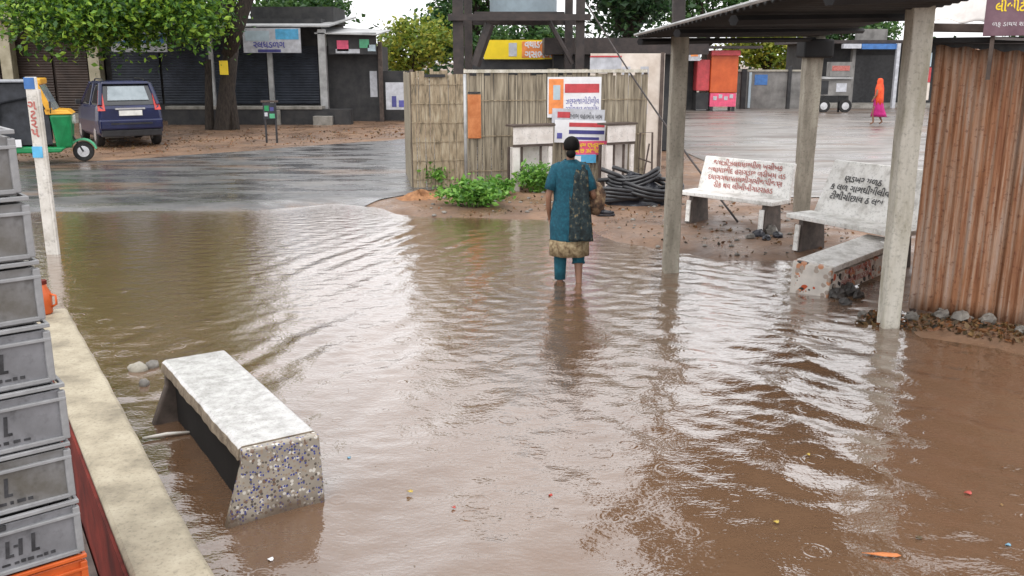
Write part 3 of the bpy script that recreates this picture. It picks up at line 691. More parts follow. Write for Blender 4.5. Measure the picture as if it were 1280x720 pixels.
# the low bench with red spotted end
e0, e1 = P(986, 365, 0.0), P(1042, 371, 0.0)
ed = (e1 - e0); ed.z = 0; ed.normalize(); ln = Vector((0.73, 0.69, 0)).normalized()
t3 = thing('spotted_bench', 'low white bench with red and black spotted end panel, at the water edge', 'bench', (e0.x, e0.y, -0.06), math.atan2(ed.y, ed.x)); t3.rotation_euler = (R(5), R(6), math.atan2(ed.y, ed.x))
loc = rz(-math.atan2(ed.y, ed.x)) @ ln; W3 = 0.36; L3 = 1.55
def off(x, k): return Vector((x, 0, 0)) + loc * k
b = MB(); zt = 0.40
def q3(x, k, z): v_ = off(x, k); return (v_.x, v_.y, z)
b.hexa([q3(0, 0.0, 0), q3(W3 + 0.02, 0.0, 0), q3(W3 + 0.02, 0.07, 0), q3(0, 0.07, 0)], [q3(-0.02, 0, zt - 0.002), q3(W3, 0, zt - 0.002), q3(W3, 0.07, zt - 0.002), q3(-0.02, 0.07, zt - 0.002)]); b.build('end_panel', M['bench_chip_red'], t3, bevel=0.012)
b = MB(); b.hexa([q3(0, L3 - 0.09, 0), q3(W3, L3 - 0.09, 0), q3(W3, L3 - 0.02, 0), q3(0, L3 - 0.02, 0)], [q3(0, L3 - 0.09, zt - 0.07), q3(W3, L3 - 0.09, zt - 0.07), q3(W3, L3 - 0.02, zt - 0.07), q3(0, L3 - 0.02, zt - 0.07)]); b.build('end_panel', M['bench_leg'], t3)
b = MB(); b.hexa([q3(-0.02, 0.073, zt - 0.065), q3(W3, 0.073, zt - 0.065), q3(W3, L3, zt - 0.065), q3(-0.02, L3, zt - 0.065)], [q3(-0.02, 0.073, zt), q3(W3, 0.073, zt), q3(W3, L3, zt), q3(-0.02, L3, zt)]); b.build('seat', M['bench_white'], t3, bevel=0.008)
b = MB(); b.hexa([q3(W3 + 0.03, 0.085, 0.10), q3(W3 - 0.02, 0.085, 0.10), q3(W3 - 0.02, L3 - 0.1, 0.10), q3(W3 + 0.03, L3 - 0.1, 0.10)], [q3(W3 - 0.02, 0.085, zt - 0.10), q3(W3 - 0.07, 0.085, zt - 0.10), q3(W3 - 0.07, L3 - 0.1, zt - 0.10), q3(W3 - 0.02, L3 - 0.1, zt - 0.10)]); b.build('side_board', M['bench_chip_red'], t3, bevel=0.006)
m0 = off(W3 + 0.006, 0.55); pn = loc.cross(Vector((0, 0, 1))).normalized()
text('lettering', glyphs(7) + '\n' + glyphs(8), 0.11, M['ink_red'], t3, frame(Vector((m0.x, m0.y, 0.24)) + pn * 0.012, loc, (0, 0, 1)), spacing=0.95)
for i, (px, py, s_) in enumerate(((1046, 372, 0.085), (1060, 368, 0.10), (1056, 380, 0.06), (1072, 372, 0.075), (1040, 362, 0.05))):
    q = P(px, py, 0.0); b = MB(); b.ball((0, 0, 0), (s_, s_ * 0.7, s_ * 0.75), 10, 7); o = b.build('rubble_stone', M['stone_dark'], None, rough=s_ * 0.2); o.location = (q.x, q.y, s_ * 0.3); o.rotation_euler.z = i * 1.3
    tag(o, 'dark wet stone in the water at the foot of the spotted bench', 'stone', 'rubble at the foot of the spotted bench')

# ------------------------------------------------------------------ shelter: roof on posts
sh = thing('shelter', 'open shelter with dark low roof on three slim concrete posts', 'shelter', (0, 0, 0))
A, B_, Cc, D = Vector((1.28, 9.75, 2.515)), Vector((4.62, 14.25, 2.63)), Vector((3.05, 5.0, 2.76)), Vector((1.50, 3.9, 2.63))
b = MB()
def roof(u, v):
    q = (A * (1 - v) + D * v) * (1 - u) + (B_ * (1 - v) + Cc * v) * u
    return q + Vector((0, 0, 0.012 * math.sin(v * 2 * PI * 42)))
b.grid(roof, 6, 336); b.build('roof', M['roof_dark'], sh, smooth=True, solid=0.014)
b = MB()
for v in (0.03, 0.33, 0.62, 0.9):
    a, c = A * (1 - v) + D * v, B_ * (1 - v) + Cc * v
    b.tube([a + Vector((0, 0, -0.06)), c + Vector((0, 0, -0.06))], 0.036, 6)
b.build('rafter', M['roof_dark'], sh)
b = MB(); b.tube([A + Vector((-0.025, 0, 0.012)), D + Vector((-0.025, 0, 0.012))], 0.014, 6); b.build('edge_flashing', M['zinc'], sh)
def post(name, x, y, zb, ztop, w0, w1, mat, cap=0):
    b = MB(); n_ = 14; rr = []
    for i in range(n_ + 1):
        t = i / n_; z = zb + (ztop - zb) * t; hw = (w0 * (1 - t) + w1 * t) / 2
        ex = rnd.uniform(-0.004, 0.004); ey = rnd.uniform(-0.004, 0.004)
        rr.append([Vector((x + ex + a * hw, y + ey + c * hw, z)) for a, c in ((-1, -1), (1, -1), (1, 1), (-1, 1))])
    b.loft(rr); return b.build(name, mat, sh, bevel=0.012)
post('post', 1.755, 9.95, -0.2, 2.56, 0.165, 0.165, M['post'])
post('post', 1.74, 10.02, 2.57, 4.3, 0.125, 0.12, M['steel_dark'])
post('post', 4.36, 13.75, -0.1, 2.62, 0.20, 0.25, M['post'])
post('post', 3.315, 7.79, -0.2, 2.75, 0.15, 0.18, M['post_pale'])
b = MB(); b.box((3.315, 7.79, 2.80), (0.24, 0.24, 0.09)); b.box((3.315, 7.79, 2.87), (0.19, 0.19, 0.05)); b.build('post_cap', M['post'], sh, bevel=0.015)
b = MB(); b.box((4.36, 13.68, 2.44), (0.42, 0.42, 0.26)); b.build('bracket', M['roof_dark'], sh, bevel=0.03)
# stay wire from the tower to the ground by the bench
w0, w1 = Q(733, 4, 19.5), P(922, 277, 0.07)
b = MB(); pts = [w0.lerp(w1, i / 20) + Vector((0, 0, -0.12 * math.sin(PI * i / 20))) for i in range(21)]
b.tube(pts, 0.016, 6); tag(b.build('stay_wire', M['steel_dark'], None, smooth=True), 'dark slanting stay wire from the tower down to the ground by the red lettered bench', 'wire')

# ------------------------------------------------------------------ rusty shed on the right
sL, sR = Vector((3.61, 8.09, 0)), Vector((4.18, 7.70, 0))
sdv = (sR - sL).normalized(); snv = Vector((sdv.y, -sdv.x, 0))                   # outwards to the camera
shed = thing('tin_shed', 'shed walled with rusty corrugated iron sheets at the right edge', 'shed', sL)
def corr(p0, p1, z0, z1, mat, name, pitch=0.068, amp=0.011, z0b=None, z1b=None, par=shed, org=sL):
    d = (p1 - p0); L_ = d.length; d.normalize(); nn = Vector((d.y, -d.x, 0)); nu = int(L_ / pitch * 10)
    def fn(u, v):
        zz0 = z0 + ((z0b if z0b is not None else z0) - z0) * u; zz1 = z1 + ((z1b if z1b is not None else z1) - z1) * u
        q = p0 + d * (L_ * u) + nn * (amp * math.sin(2 * PI * u * L_ / pitch) + 0.006 * math.sin(7 * v + 5 * u))
        return Vector((q.x, q.y, zz0 + (zz1 - zz0) * v + 0.010 * math.sin(u * 23) * (v > 0.97))) - org
    b = MB(); b.grid(fn, nu, 14); return b.build(name, mat, par, smooth=True, solid=0.003)
corr(sL, sR, 0.09, 2.40, M['rust'], 'iron_sheet', z0b=0.06, z1b=2.34)
s2 = sL + sdv * 0.64 - snv * 0.05
corr(s2, s2 + sdv * 0.95, 0.04, 2.33, M['rust_dark'], 'iron_sheet', z1b=2.28)
corr(sL - snv * 0.03, sL + Vector((1.25, 1.75, 0)), 0.06, 2.38, M['rust_dark'], 'iron_sheet')
def lp(v_): return v_ - sL
b = MB(); c0 = sL + sdv * 0.60 - snv * 0.06; b.box(lp(c0) + Vector((0, 0, 1.2)), (0.05, 0.05, 2.3), rz(math.atan2(sdv.y, sdv.x))); c1 = sL + sdv * 0.03 - snv * 0.06
b.box(lp(c1) + Vector((0, 0, 1.2)), (0.05, 0.05, 2.3), rz(math.atan2(sdv.y, sdv.x))); b.build('corner_post', M['frame_brown'], shed)
b = MB()
ra = math.atan2(sdv.y, sdv.x)
cr_ = sL + sdv * 0.75 - snv * 0.75
b.box(lp(cr_) + Vector((0, 0, 2.455)), (1.75, 1.75, 0.05), rz(ra) @ rx(0.02)); b.build('roof', M['roof_dark'], shed, bevel=0.01)
b = MB(); b.box(lp(sL + sdv * 0.75 + snv * 0.13) + Vector((0, 0, 2.52)), (1.75, 0.07, 0.07), rz(ra) @ ry(0.03)); b.build('roof_beam', M['frame_brown'], shed, bevel=0.01)
b = MB(); b.box(lp(sL + sdv * 0.95 + snv * 0.175) + Vector((0, 0, 2.425)), (1.0, 0.012, 0.022), rz(ra) @ ry(0.05)); b.build('roof_edge', M['zinc'], shed)
# white tarpaulin slung above the shed
q0, q1, q2, q3_ = Q(1140, 26, 9.4), Q(1238, 26, 8.9), Q(1262, -16, 8.6), Q(1140, 12, 9.6)
b = MB()
def tarp(u, v):
    q = (q0 * (1 - u) + q1 * u) * (1 - v) + (q3_ * (1 - u) + q2 * u) * v
    return q + Vector((0, 0.35 * v, 0.012 * math.sin(u * 17) + 0.015 * math.sin(v * 5 + u * 6)))
b.grid(tarp, 30, 10); tag(b.build('tarpaulin', M['tarp_white'], None, smooth=True, solid=0.004), 'dirty white tarpaulin slung over the roof of the rusty shed', 'tarpaulin')
# mauve board
m0 = Q(1262, 12, 7.55)
mb_ = thing('signboard', 'faded mauve signboard with yellow lettering above the rusty shed', 'sign', m0, ra)
b = MB(); b.box((0.06, 0, -0.02), (0.46, 0.02, 0.36)); b.build('board', M['sign_mauve'], mb_, bevel=0.004)
text('lettering', glyphs(5), 0.105, M['sign_yellow'], mb_, Matrix.Translation((0.08, -0.0115, 0.02)) @ UPRIGHT, bold=0.002, fit=0.36)
text('lettering', glyphs(9), 0.05, M['white'], mb_, Matrix.Translation((0.06, -0.0115, -0.11)) @ UPRIGHT, fit=0.4)
b = MB(); b.box((-0.1, 0.03, -0.24), (0.03, 0.03, 0.6)); b.box((0.2, 0.03, -0.24), (0.03, 0.03, 0.6)); b.build('bracket', M['frame_brown'], mb_)
# leaf litter and rubble along the foot of the sheets
rs = np.random.RandomState(4)
n = 900; tt = rs.uniform(-0.35, 1.3, n); ss = rs.uniform(-0.02, 0.55, n) ** 1.3 + 0.03
px = sL.x + sdv.x * tt + snv.x * ss; py = sL.y + sdv.y * tt + snv.y * ss
zz = np.maximum(hgt(px[None], py[None])[0], 0.004) + rs.uniform(0.0, 0.02, n)
V, Fq = leaves(rs, np.stack([px, py, zz], 1), 0.055)
o = np_mesh('leaf_litter', V, Fq, M['litter'], False); tag(o, 'orange and brown fallen leaves and scraps along the foot of the rusty sheets', 'leaf litter', kind='stuff')
for i in range(7):
    t_ = -0.32 + 0.2 * i + rnd.uniform(-0.05, 0.05); q = sL + sdv * t_ + snv * rnd.uniform(0.02, 0.22); s = rnd.uniform(0.05, 0.10)
    b = MB(); b.ball((0, 0, 0), (s, s * 0.7, s * 0.55), 9, 6); o = b.build('rubble_stone', M['stone'], None, rough=s * 0.18); o.location = (q.x, q.y, max(hz(q.x, q.y), 0) + s * 0.25); o.rotation_euler.z = rnd.uniform(0, 6)
    tag(o, 'dark wet rubble stone along the foot of the rusty sheets', 'stone', 'rubble along the rusty sheets')

# ------------------------------------------------------------------ fence, posters, stall tables
F0, F1 = Vector((-1.76, 16.35, 0)), Vector((2.45, 17.0, 0))
fd = (F1 - F0).normalized(); fn_ = Vector((fd.y, -fd.x, 0)); FL_ = (F1 - F0).length; fa = math.atan2(fd.y, fd.x)
fe = thing('wooden_fence', 'tall weathered fence of grey planks and brown matting', 'fence', (F0.x, F0.y, 0), fa)
HF = 2.10
x = 0.0
b = MB(); b1 = MB(); b1.use(0)
while x < FL_ - 0.02:
    wd = rnd.uniform(0.04, 0.14); hh = HF + rnd.uniform(-0.09, 0.03); wd = min(wd, FL_ - x)
    (b1 if x < 0.92 else b).box((x + wd / 2, rnd.uniform(-0.008, 0.008), hh / 2), (wd - rnd.uniform(0.003, 0.012), 0.022, hh + 0.0), ry(rnd.uniform(-0.008, 0.008)))
    x += wd
b.build('plank_panel', M['wood'], fe); 
b1.build('mat_panel', M['mat_wood'], fe)
b = MB()
for k in range(6): b.box((0.46, -0.024, 0.22 + k * 0.33), (0.92, 0.006, 0.012), ry(rnd.uniform(-0.01, 0.01)))
b.build('mat_lath', M['mat_wood'], fe)
b = MB()
for k in range(3): b.box((FL_ / 2 + 0.47, -0.024, 0.35 + k * 0.62), (FL_ - 0.96, 0.006, 0.014), ry(rnd.uniform(-0.004, 0.004)))
b.build('mat_lath', M['mat_wood'], fe)
b = MB(); b.box((FL_ / 2 + 0.45, -0.03, HF - 0.01), (FL_ - 0.95, 0.03, 0.055)); b.box((FL_ / 2, 0.035, 0.5), (FL_, 0.03, 0.05)); b.build('rail', M['post_pale'], fe)
b = MB(); b.box((0.42, -0.035, HF - 0.085), (0.36, 0.01, 0.05)); b.build('gap_board', M['black'], fe)
for x in (0.02, 2.1, FL_ - 0.03):
    b = MB(); b.box((x, 0.05, 1.02), (0.06, 0.06, 2.2)); b.build('fence_post', M['frame_brown'], fe)
b = MB()
y = 0.03
while y < 2.4:
    wd = rnd.uniform(0.06, 0.12); b.box((-0.02, y + wd / 2, 1.02 + rnd.uniform(-0.02, 0.02)), (0.02, wd - 0.006, 2.06)); y += wd
b.build('side_panel', M['wood'], fe)
def fpt(px, py, out=0.05):       # a point on the fence face seen at this pixel, in fence coordinates
    u = (px - 640) / F; v = (360 - py) / F; dirv = Vector((u, cp + v * sp, -sp + v * cp)); o_ = Vector((0, 0, CAM_H))
    den = dirv.dot(fn_); t = (F0 + fn_ * out - o_).dot(fn_) / den; q = o_ + dirv * t - F0
    return q.dot(fd), q.z
def on_fence(name, label, cat, px0, py0, px1, py1, out, mat, group=None, tilt=0.0):
    x0, z0 = fpt(px0, py1, out); x1, z1_ = fpt(px1, py0, out)
    base = F0 + fd * ((x0 + x1) / 2) + fn_ * out
    t = thing(name, label, cat, (base.x, base.y, (z0 + z1_) / 2), fa, group); t.rotation_euler = (0, tilt, fa)
    w_, h_ = abs(x1 - x0), abs(z1_ - z0)
    b = MB(); b.box((0, 0, 0), (w_, 0.006, h_)); b.build('sheet', mat, t)
    return t, w_, h_
def block(t, name, x, z, w_, h_, mat, k=1):
    b = MB(); b.box((x, -0.0045 - 0.0015 * k, z), (w_, 0.003, h_)); b.build(name, mat, t)
G = 'posters pasted on the fence'
t, W_, H_ = on_fence('poster', 'topmost white poster with an orange picture and a red headline', 'poster', 684, 96, 752, 147, 0.050, M['white'], G)
block(t, 'picture', -W_ * 0.34, H_ * 0.02, W_ * 0.27, H_ * 0.86, M['sign_orange']); block(t, 'portrait', -W_ * 0.33, H_ * 0.12, W_ * 0.13, H_ * 0.36, M['tank'], 3)
block(t, 'headline', W_ * 0.14, H_ * 0.22, W_ * 0.64, H_ * 0.22, M['sign_red'])
text('lettering', glyphs(8) + '\n' + glyphs(9), 0.14, M['ink_blue'], t, Matrix.Translation((W_ * 0.15, -0.008, -H_ * 0.2)) @ UPRIGHT, spacing=1.0, fit=W_ * 0.62)
t, W_, H_ = on_fence('poster', 'narrow torn poster with grey lettering and a red patch, second from the top', 'poster', 690, 136, 756, 155, 0.064, M['sign_white'], G, 0.04)
block(t, 'picture', -W_ * 0.28, 0.02, W_ * 0.24, H_ * 0.4, M['sign_red'])
text('lettering', glyphs(9), 0.13, M['ink'], t, Matrix.Translation((W_ * 0.14, -0.008, 0)) @ UPRIGHT, fit=W_ * 0.62)
t, W_, H_ = on_fence('poster', 'white poster with red and navy stripes, third from the top', 'poster', 693, 150, 757, 179, 0.075, M['white'], G, 0.03)
block(t, 'stripe', W_ * 0.13, H_ * 0.30, W_ * 0.70, H_ * 0.18, M['sign_red']); block(t, 'stripe', W_ * 0.13, -H_ * 0.02, W_ * 0.70, H_ * 0.17, M['sign_navy']); block(t, 'stripe', W_ * 0.08, -H_ * 0.30, W_ * 0.60, H_ * 0.12, M['sign_navy']); block(t, 'stripe', -W_ * 0.40, -H_ * 0.20, W_ * 0.10, H_ * 0.25, M['ink_blue'])
t, W_, H_ = on_fence('poster', 'pink red poster with yellow lettering, second from the bottom', 'poster', 709, 176, 759, 194, 0.086, M['sign_pink'], G)
text('lettering', glyphs(7) + '\n' + glyphs(7), 0.11, M['sign_yellow'], t, Matrix.Translation((0.02, -0.006, 0)) @ UPRIGHT, spacing=0.9, bold=0.003, fit=W_ * 0.85)
t, W_, H_ = on_fence('poster', 'light blue poster at the bottom of the column of posters', 'poster', 712, 193, 745, 204, 0.095, M['sign_cyan'], G)
block(t, 'picture', -W_ * 0.2, 0, W_ * 0.25, H_ * 0.7, M['white'])
t, W_, H_ = on_fence('poster', 'faded orange paper nailed to the planks beside the thin grey pole', 'poster', 585, 118, 601, 173, 0.035, M['orange_print'])
b = MB(); b.box((0, -0.002, H_ / 2 + 0.03), (W_ * 0.95, 0.02, 0.03)); b.build('batten', M['ink'], t)
block(t, 'picture', 0, 0.1, W_ * 0.6, H_ * 0.3, M['orange_print'])
p = P(583, 240, 0.04)
b = MB(); b.tube([(p.x, p.y, -0.1), (p.x - 0.01, p.y + 0.05, 2.05)], 0.028, 10); tag(b.build('thin_pole', M['zinc'], None, smooth=True), 'thin grey metal pole standing in the weeds before the fence', 'pole')

def stall(px0, px1, lab, yb=237):
    a, c = P(px0, yb + 2, 0.06), P(px1, yb - 1, 0.06); d = (c - a); L_ = d.length
    t = thing('stall_table', lab, 'table', (a.x, a.y, 0.05), math.atan2(d.y, d.x), 'white stall tables before the fence')
    Ht = 1.13
    b = MB(); b.box((L_ / 2, 0.10, Ht), (L_ + 0.06, 0.30, 0.03)); b.build('tabletop', M['frame_brown'], t)
    b = MB(); b.box((L_ / 2, -0.02, Ht - 0.17), (L_, 0.02, 0.29)); b.build('front_board', M['ply_white'], t)
    b = MB(); b.box((L_ / 2, -0.012, Ht - 0.34), (L_, 0.03, 0.04)); b.build('rail', M['frame_brown'], t)
    b = MB(); b.box((L_ / 2, 0.16, 0.43), (L_ - 0.05, 0.02, 0.66)); b.build('back_board', M['ply_white'], t)
    for x, w_ in ((0.06, 0.12), (L_ - 0.05, 0.07)):
        for y in (0.0, 0.21):
            b = MB(); b.box((x, y, Ht / 2 - 0.19), (w_, 0.05, Ht - 0.36)); b.build('leg', M['ply_white'] if y == 0.0 else M['frame_brown'], t)
    
    for x in (0.18, L_ - 0.22): MB().box((x, 0.02, 0.40), (0.035, 0.03, 0.76)).build('strut', M['frame_brown'], t)
    return t
stall(641, 690, 'white stall table with dark top behind the weed, left of the posters')
stall(757, 791, 'white stall table with dark top right of the posters, above the black heap', 233)
# folding frame behind the right table
p = P(797, 232, 0.06); b = MB(); b.tube([p, p + Vector((0.02, 0, 0.95)), p + Vector((0.25, 0.1, 0.95)), p + Vector((0.27, 0.1, 0.0))], 0.018, 6); b.tube([p + Vector((0.0, 0, 0.5)), p + Vector((0.27, 0.1, 0.4))], 0.015, 6); b.tube([p + Vector((0.08, 0, 0.0)), p + Vector((0.2, 0.1, 0.75))], 0.015, 6)
tag(b.build('metal_trestle', M['frame_brown'], None), 'thin brown metal trestle between the right stall table and the cream panel', 'trestle')

# black heap and pipes
p = P(792, 256, 0.06)
hp = MB()
def heap(u, v):
    a = 2 * PI * u; r = v
    zz = 0.36 * (1 - r ** 1.6) * (1 + 0.25 * math.sin(3 * a + 1)) + 0.05 * math.sin(9 * a + 7 * r) * (1 - r) + 0.03 * math.sin(23 * u * 6.28 + 11 * r) * (1 - r)
    return Vector((p.x + 0.80 * r * math.cos(a), p.y + 0.28 + 0.45 * r * math.sin(a), 0.04 + max(zz, 0)))
hp.grid(heap, 48, 12); tag(hp.build('tarpaulin_heap', M['tarp_black'], None, smooth=True, rough=0.010), 'crumpled heap of black plastic sheeting behind the woman', 'tarpaulin')
PL = ['long black pipe lying at the front of the black heap', 'black pipe slanting up over the left of the black heap', 'black pipe lying across the top of the black heap', 'short black pipe sticking out right of the black heap', 'black pipe poking up towards the stall table']
for i, (a, c) in enumerate((((738, 262, .10), (833, 245, .12)), ((752, 212, .62), (800, 240, .3)), ((752, 232, .42), (836, 222, .42)), ((790, 216, .45), (838, 232, .25)), ((765, 208, .6), (835, 240, .2)))):
    q, r_ = P(*a), P(*c); q.y = p.y - 0.12 + 0.16 * i; r_.y = p.y - 0.02 + 0.14 * i
    b = MB(); b.tube([q, (q + r_) / 2 + Vector((0, 0, 0.05)), r_], 0.034, 8); tag(b.build('plastic_pipe', M['black'], None, smooth=True), PL[i], 'pipe', 'black pipes on the heap')
for i, (ox, oy, oz, ra_, rb_, tl, lb) in enumerate(((-0.25, 0.05, 0.17, 0.46, 0.26, 0.20, 'coil of black pipe at the left of the black heap'), (0.30, 0.02, 0.20, 0.50, 0.27, -0.10, 'coil of black pipe at the right of the black heap'), (0.02, 0.22, 0.36, 0.42, 0.24, 0.28, 'coil of black pipe on top of the black heap'))):
    q = P(792, 256, 0.06); b = MB(); pts = []
    for k in range(73):
        a = 2 * PI * k / 24; g_ = 1 - 0.10 * k / 72 + 0.03 * math.sin(k * 1.7)
        pts.append((ra_ * g_ * math.cos(a), rb_ * g_ * math.sin(a), 0.055 * k / 24 + tl * 0.4 * math.cos(a) * ra_ + 0.05 * math.sin(2 * a + i)))
    b.tube(pts, 0.030, 8); o = b.build('pipe_coil', M['black'], None, smooth=True); o.location = (q.x + ox, q.y + oy, oz); tag(o, lb, 'pipe coil', 'coils of black pipe in the heap')
p = P(757, 271, 0.05); b = MB(); b.ball((0, 0, 0.03), (0.14, 0.06, 0.035), 10, 6); o = b.build('rag', M['tarp_black'], None, smooth=True, rough=0.01); o.location = p; tag(o, 'flat black rag on the mud just right of the woman', 'rag')

# mound and weeds
rsm = np.random.RandomState(9)
p = P(522, 256, 0.0)
b = MB()
def mound(u, v):
    a = 2 * PI * u; zz = 0.17 * (1 - v ** 1.5) * (1 + 0.3 * math.sin(2 * a)) + 0.02 * math.sin(31 * u * 6.28 + 9 * v) * (1 - v)
    return Vector((p.x + 0.60 * v * math.cos(a), p.y + 0.35 + 0.5 * v * math.sin(a), -0.03 + zz))
b.grid(mound, 40, 14); tag(b.build('earth_mound', M['soil_orange'], None, smooth=True, rough=0.008), 'heap of orange earth at the left foot of the fence', 'earth mound', kind='structure')
def weed(px, py, zb, rad, hgt_, n, lab, name='weed'):
    q = P(px, py, zb); t = thing(name, lab, 'plant', q, 0, 'weeds along the fence')
    b = MB(); tips = []
    for i in range(26):
        a = rnd.uniform(0, 6.28); r = rnd.uniform(0.1, 1) * rad; h = hgt_ * rnd.uniform(0.5, 1.0) * (1 - 0.4 * r / rad)
        tip = Vector((r * math.cos(a), r * 0.7 * math.sin(a), h)); b.tube([(tip.x * 0.35, tip.y * 0.35, -0.04), tip * 0.6 + Vector((0, 0, h * 0.1)), tip], 0.006, 4); tips.append(tip)
    b.build('stem', M['weed'], t)
    pts = np.array([list(rnd.choice(tips) * rnd.uniform(0.35, 1.02)) for _ in range(n)]) + rsm.normal(size=(n, 3)) * np.array([0.07, 0.06, 0.04])
    V, Fq = leaves(rsm, pts, 0.085); np_mesh('leaves', V, Fq, M['weed'], False, t)
weed(541, 234, 0.06, 0.34, 0.55, 700, 'bright green weed clump against the brown matting left of the thin pole')
weed(592, 258, 0.06, 0.62, 0.50, 1500, 'broad low weed clump spreading round the thin grey pole')
weed(622, 244, 0.06, 0.34, 0.36, 600, 'small dark weed clump at the left foot of the stall table')
weed(671, 240, 0.06, 0.36, 0.66, 800, 'leafy weed growing in front of the left stall table', 'weed')

# cream panel behind the fence end
c0, c1 = P(737, 208, 0.07), P(829, 208, 0.07)
c0.y = c1.y = 18.6; c0.x = Q(737, 130, 18.6).x; c1.x = Q(829, 130, 18.6).x
t = thing('hoarding_panel', 'tall cream sheet panel with faint prints behind the right end of the fence', 'panel', (c0.x, 18.6, 0.05))
Wp = c1.x - c0.x; zt = Q(800, 70, 18.6).z
b = MB(); b.box((Wp / 2, 0, zt / 2), (Wp, 0.03, zt)); b.build('sheet', M['cream'], t)
b = MB(); b.box((Wp - 0.05, -0.03, zt / 2), (0.07, 0.03, zt + 0.04)); b.build('edge_strip', M['frame_brown'], t)
for i in range(6):
    b = MB(); b.box((0.75 + 0.3 * (i % 2) + rnd.uniform(-.05, .05), -0.018, zt - 0.35 - 0.36 * (i // 2)), (0.16, 0.004, 0.2)); b.build('faint_print', M['sign_white'], t)
b = MB(); b.box((0.3, -0.02, zt - 0.22), (0.62, 0.01, 0.3)); b.build('white_strip', M['sign_white'], t)
b = MB(); b.box((0.3, -0.028, zt - 0.06), (0.62, 0.01, 0.03)); b.build('red_strip', M['sign_red'], t)

# ------------------------------------------------------------------ steel tower with tank and yellow sign
tw = thing('steel_tower', 'dark steel tower carrying a pale water tank behind the fence', 'tower', (0, 0, 0))
Yt = 20.0
xa, xb = Q(573, 50, Yt).x, Q(725, 50, Yt).x
for k, (x, y, r_) in enumerate(((xa, Yt, 0.11), (xb, Yt, 0.09), (xa + 0.1, Yt + 2.4, 0.09), (xb - 0.1, Yt + 2.4, 0.09))):
    b = MB(); b.box((x, y, 2.3), (2 * r_, 2 * r_, 4.7)); b.build('leg', M['steel_dark'], tw)
zb1 = Q(640, 22, Yt).z
b = MB(); b.box(((xa + xb) / 2, Yt - 0.15, zb1), (xb - xa + 0.4, 0.10, 0.13)); b.build('cross_beam', M['steel_dark'], tw); b = MB(); b.box(((xa + xb) / 2, Yt + 2.45, zb1), (xb - xa + 0.2, 0.10, 0.13)); b.build('cross_beam', M['steel_dark'], tw)
b = MB(); b.box(((xa + xb) / 2, Yt + 1.2, zb1 + 0.10), (1.9, 2.2, 0.05)); b.build('platform', M['steel_dark'], tw)
for (a, c) in (((686, 26), (716, 80)), ((612, 30), (594, 82))):
    q, r_ = Q(*a, Yt), Q(*c, Yt); b = MB(); b.tube([q, r_], 0.05 if a[0] > 650 else 0.11, 6); b.build('brace', M['steel_dark'], tw)
q = Q(655, 0, Yt)
b = MB(); b.loft([ell(q.x, Yt + 1.2, zb1 + 0.127 + z, r_, r_, 28) for z, r_ in ((0, 0.72), (0.02, 0.74), (0.5, 0.74), (0.52, 0.76), (0.56, 0.76), (0.58, 0.74), (1.1, 0.74), (1.12, 0.76), (1.16, 0.76), (1.2, 0.74), (1.7, 0.7), (1.95, 0.4), (2.0, 0.2))]); b.build('tank', M['tank'], tw, smooth=True)
ys_ = 24.0
q0, q1 = Q(605, 74, ys_), Q(718, 50, ys_)
t = thing('shop_sign', 'bright yellow shop sign with red and orange panel behind the tower', 'sign', ((q0.x + q1.x) / 2, ys_, q0.z))
W_, H_ = q1.x - q0.x, q1.z - q0.z
b = MB(); b.box((0, 0, H_ / 2), (W_, 0.06, H_)); b.build('board', M['sign_yellow'], t)
block2 = lambda n_, x, z, w_, h_, m_: MB().box((x, -0.034, z), (w_, 0.008, h_)).build(n_, m_, t)
block2('orange_panel', W_ * 0.1, H_ * 0.5, W_ * 0.36, H_ * 0.84, M['sign_orange']); block2('white_panel', -W_ * 0.18, H_ * 0.5, W_ * 0.09, H_ * 0.7, M['sign_white'])
text('lettering', glyphs(5) + '\n' + glyphs(4), 0.24, M['white'], t, Matrix.Translation((W_ * 0.1, -0.042, H_ * 0.5)) @ UPRIGHT, bold=0.008, fit=W_ * 0.3)
b = MB(); b.box((0, 0.1, -H_ / 2 - 1.0), (W_ * 1.3, 0.1, 2.35)); b.box((0, 0.1, -0.1), (W_ * 1.25, 0.06, 0.25)); b.build('shop_front', M['wall_dark'], t)
# dark flat-roofed shop right of it
t = thing('roadside_shop', 'dark flat roofed shop behind the cream panel under the trees', 'shop', (Q(770, 55, 23).x, 23, 0.1))
W_ = 3.0
b = MB(); b.box((0, 1.2, 1.15), (W_, 2.4, 2.3)); b.build('wall', M['wall_dark'], t)
b = MB(); b.box((0.2, 1.0, 2.50), (W_ + 0.9, 3.0, 0.38)); b.build('roof', M['steel_dark'], t)

# ------------------------------------------------------------------ left side: vehicles
def wheel(t, x, y, z, r, w_, axis='x', name='wheel'):
    b = MB(); n_ = 20
    def ring(off_, rr):
        if axis == 'x': return [Vector((x + off_, y + rr * math.cos(2 * PI * k / n_), z + rr * math.sin(2 * PI * k / n_))) for k in range(n_)]
        return [Vector((x + rr * math.cos(2 * PI * k / n_), y + off_, z + rr * math.sin(2 * PI * k / n_))) for k in range(n_)]
    b.loft([ring(-w_ / 2, r * 0.6), ring(-w_ / 2, r * 0.93), ring(-w_ * 0.3, r), ring(w_ * 0.3, r), ring(w_ / 2, r * 0.93), ring(w_ / 2, r * 0.6)])
    o = b.build(name, M['rubber'], t, smooth=False, bevel=0.0)
    b = MB(); b.loft([ring(-w_ / 2 - 0.006, r * 0.2), ring(-w_ / 2 - 0.004, r * 0.56), ring(w_ / 2 + 0.004, r * 0.56), ring(w_ / 2 + 0.006, r * 0.2)]); b.build('hub', M['chrome'], o)
    return o
cz = hz(-9.8, 24.1) + 0.012
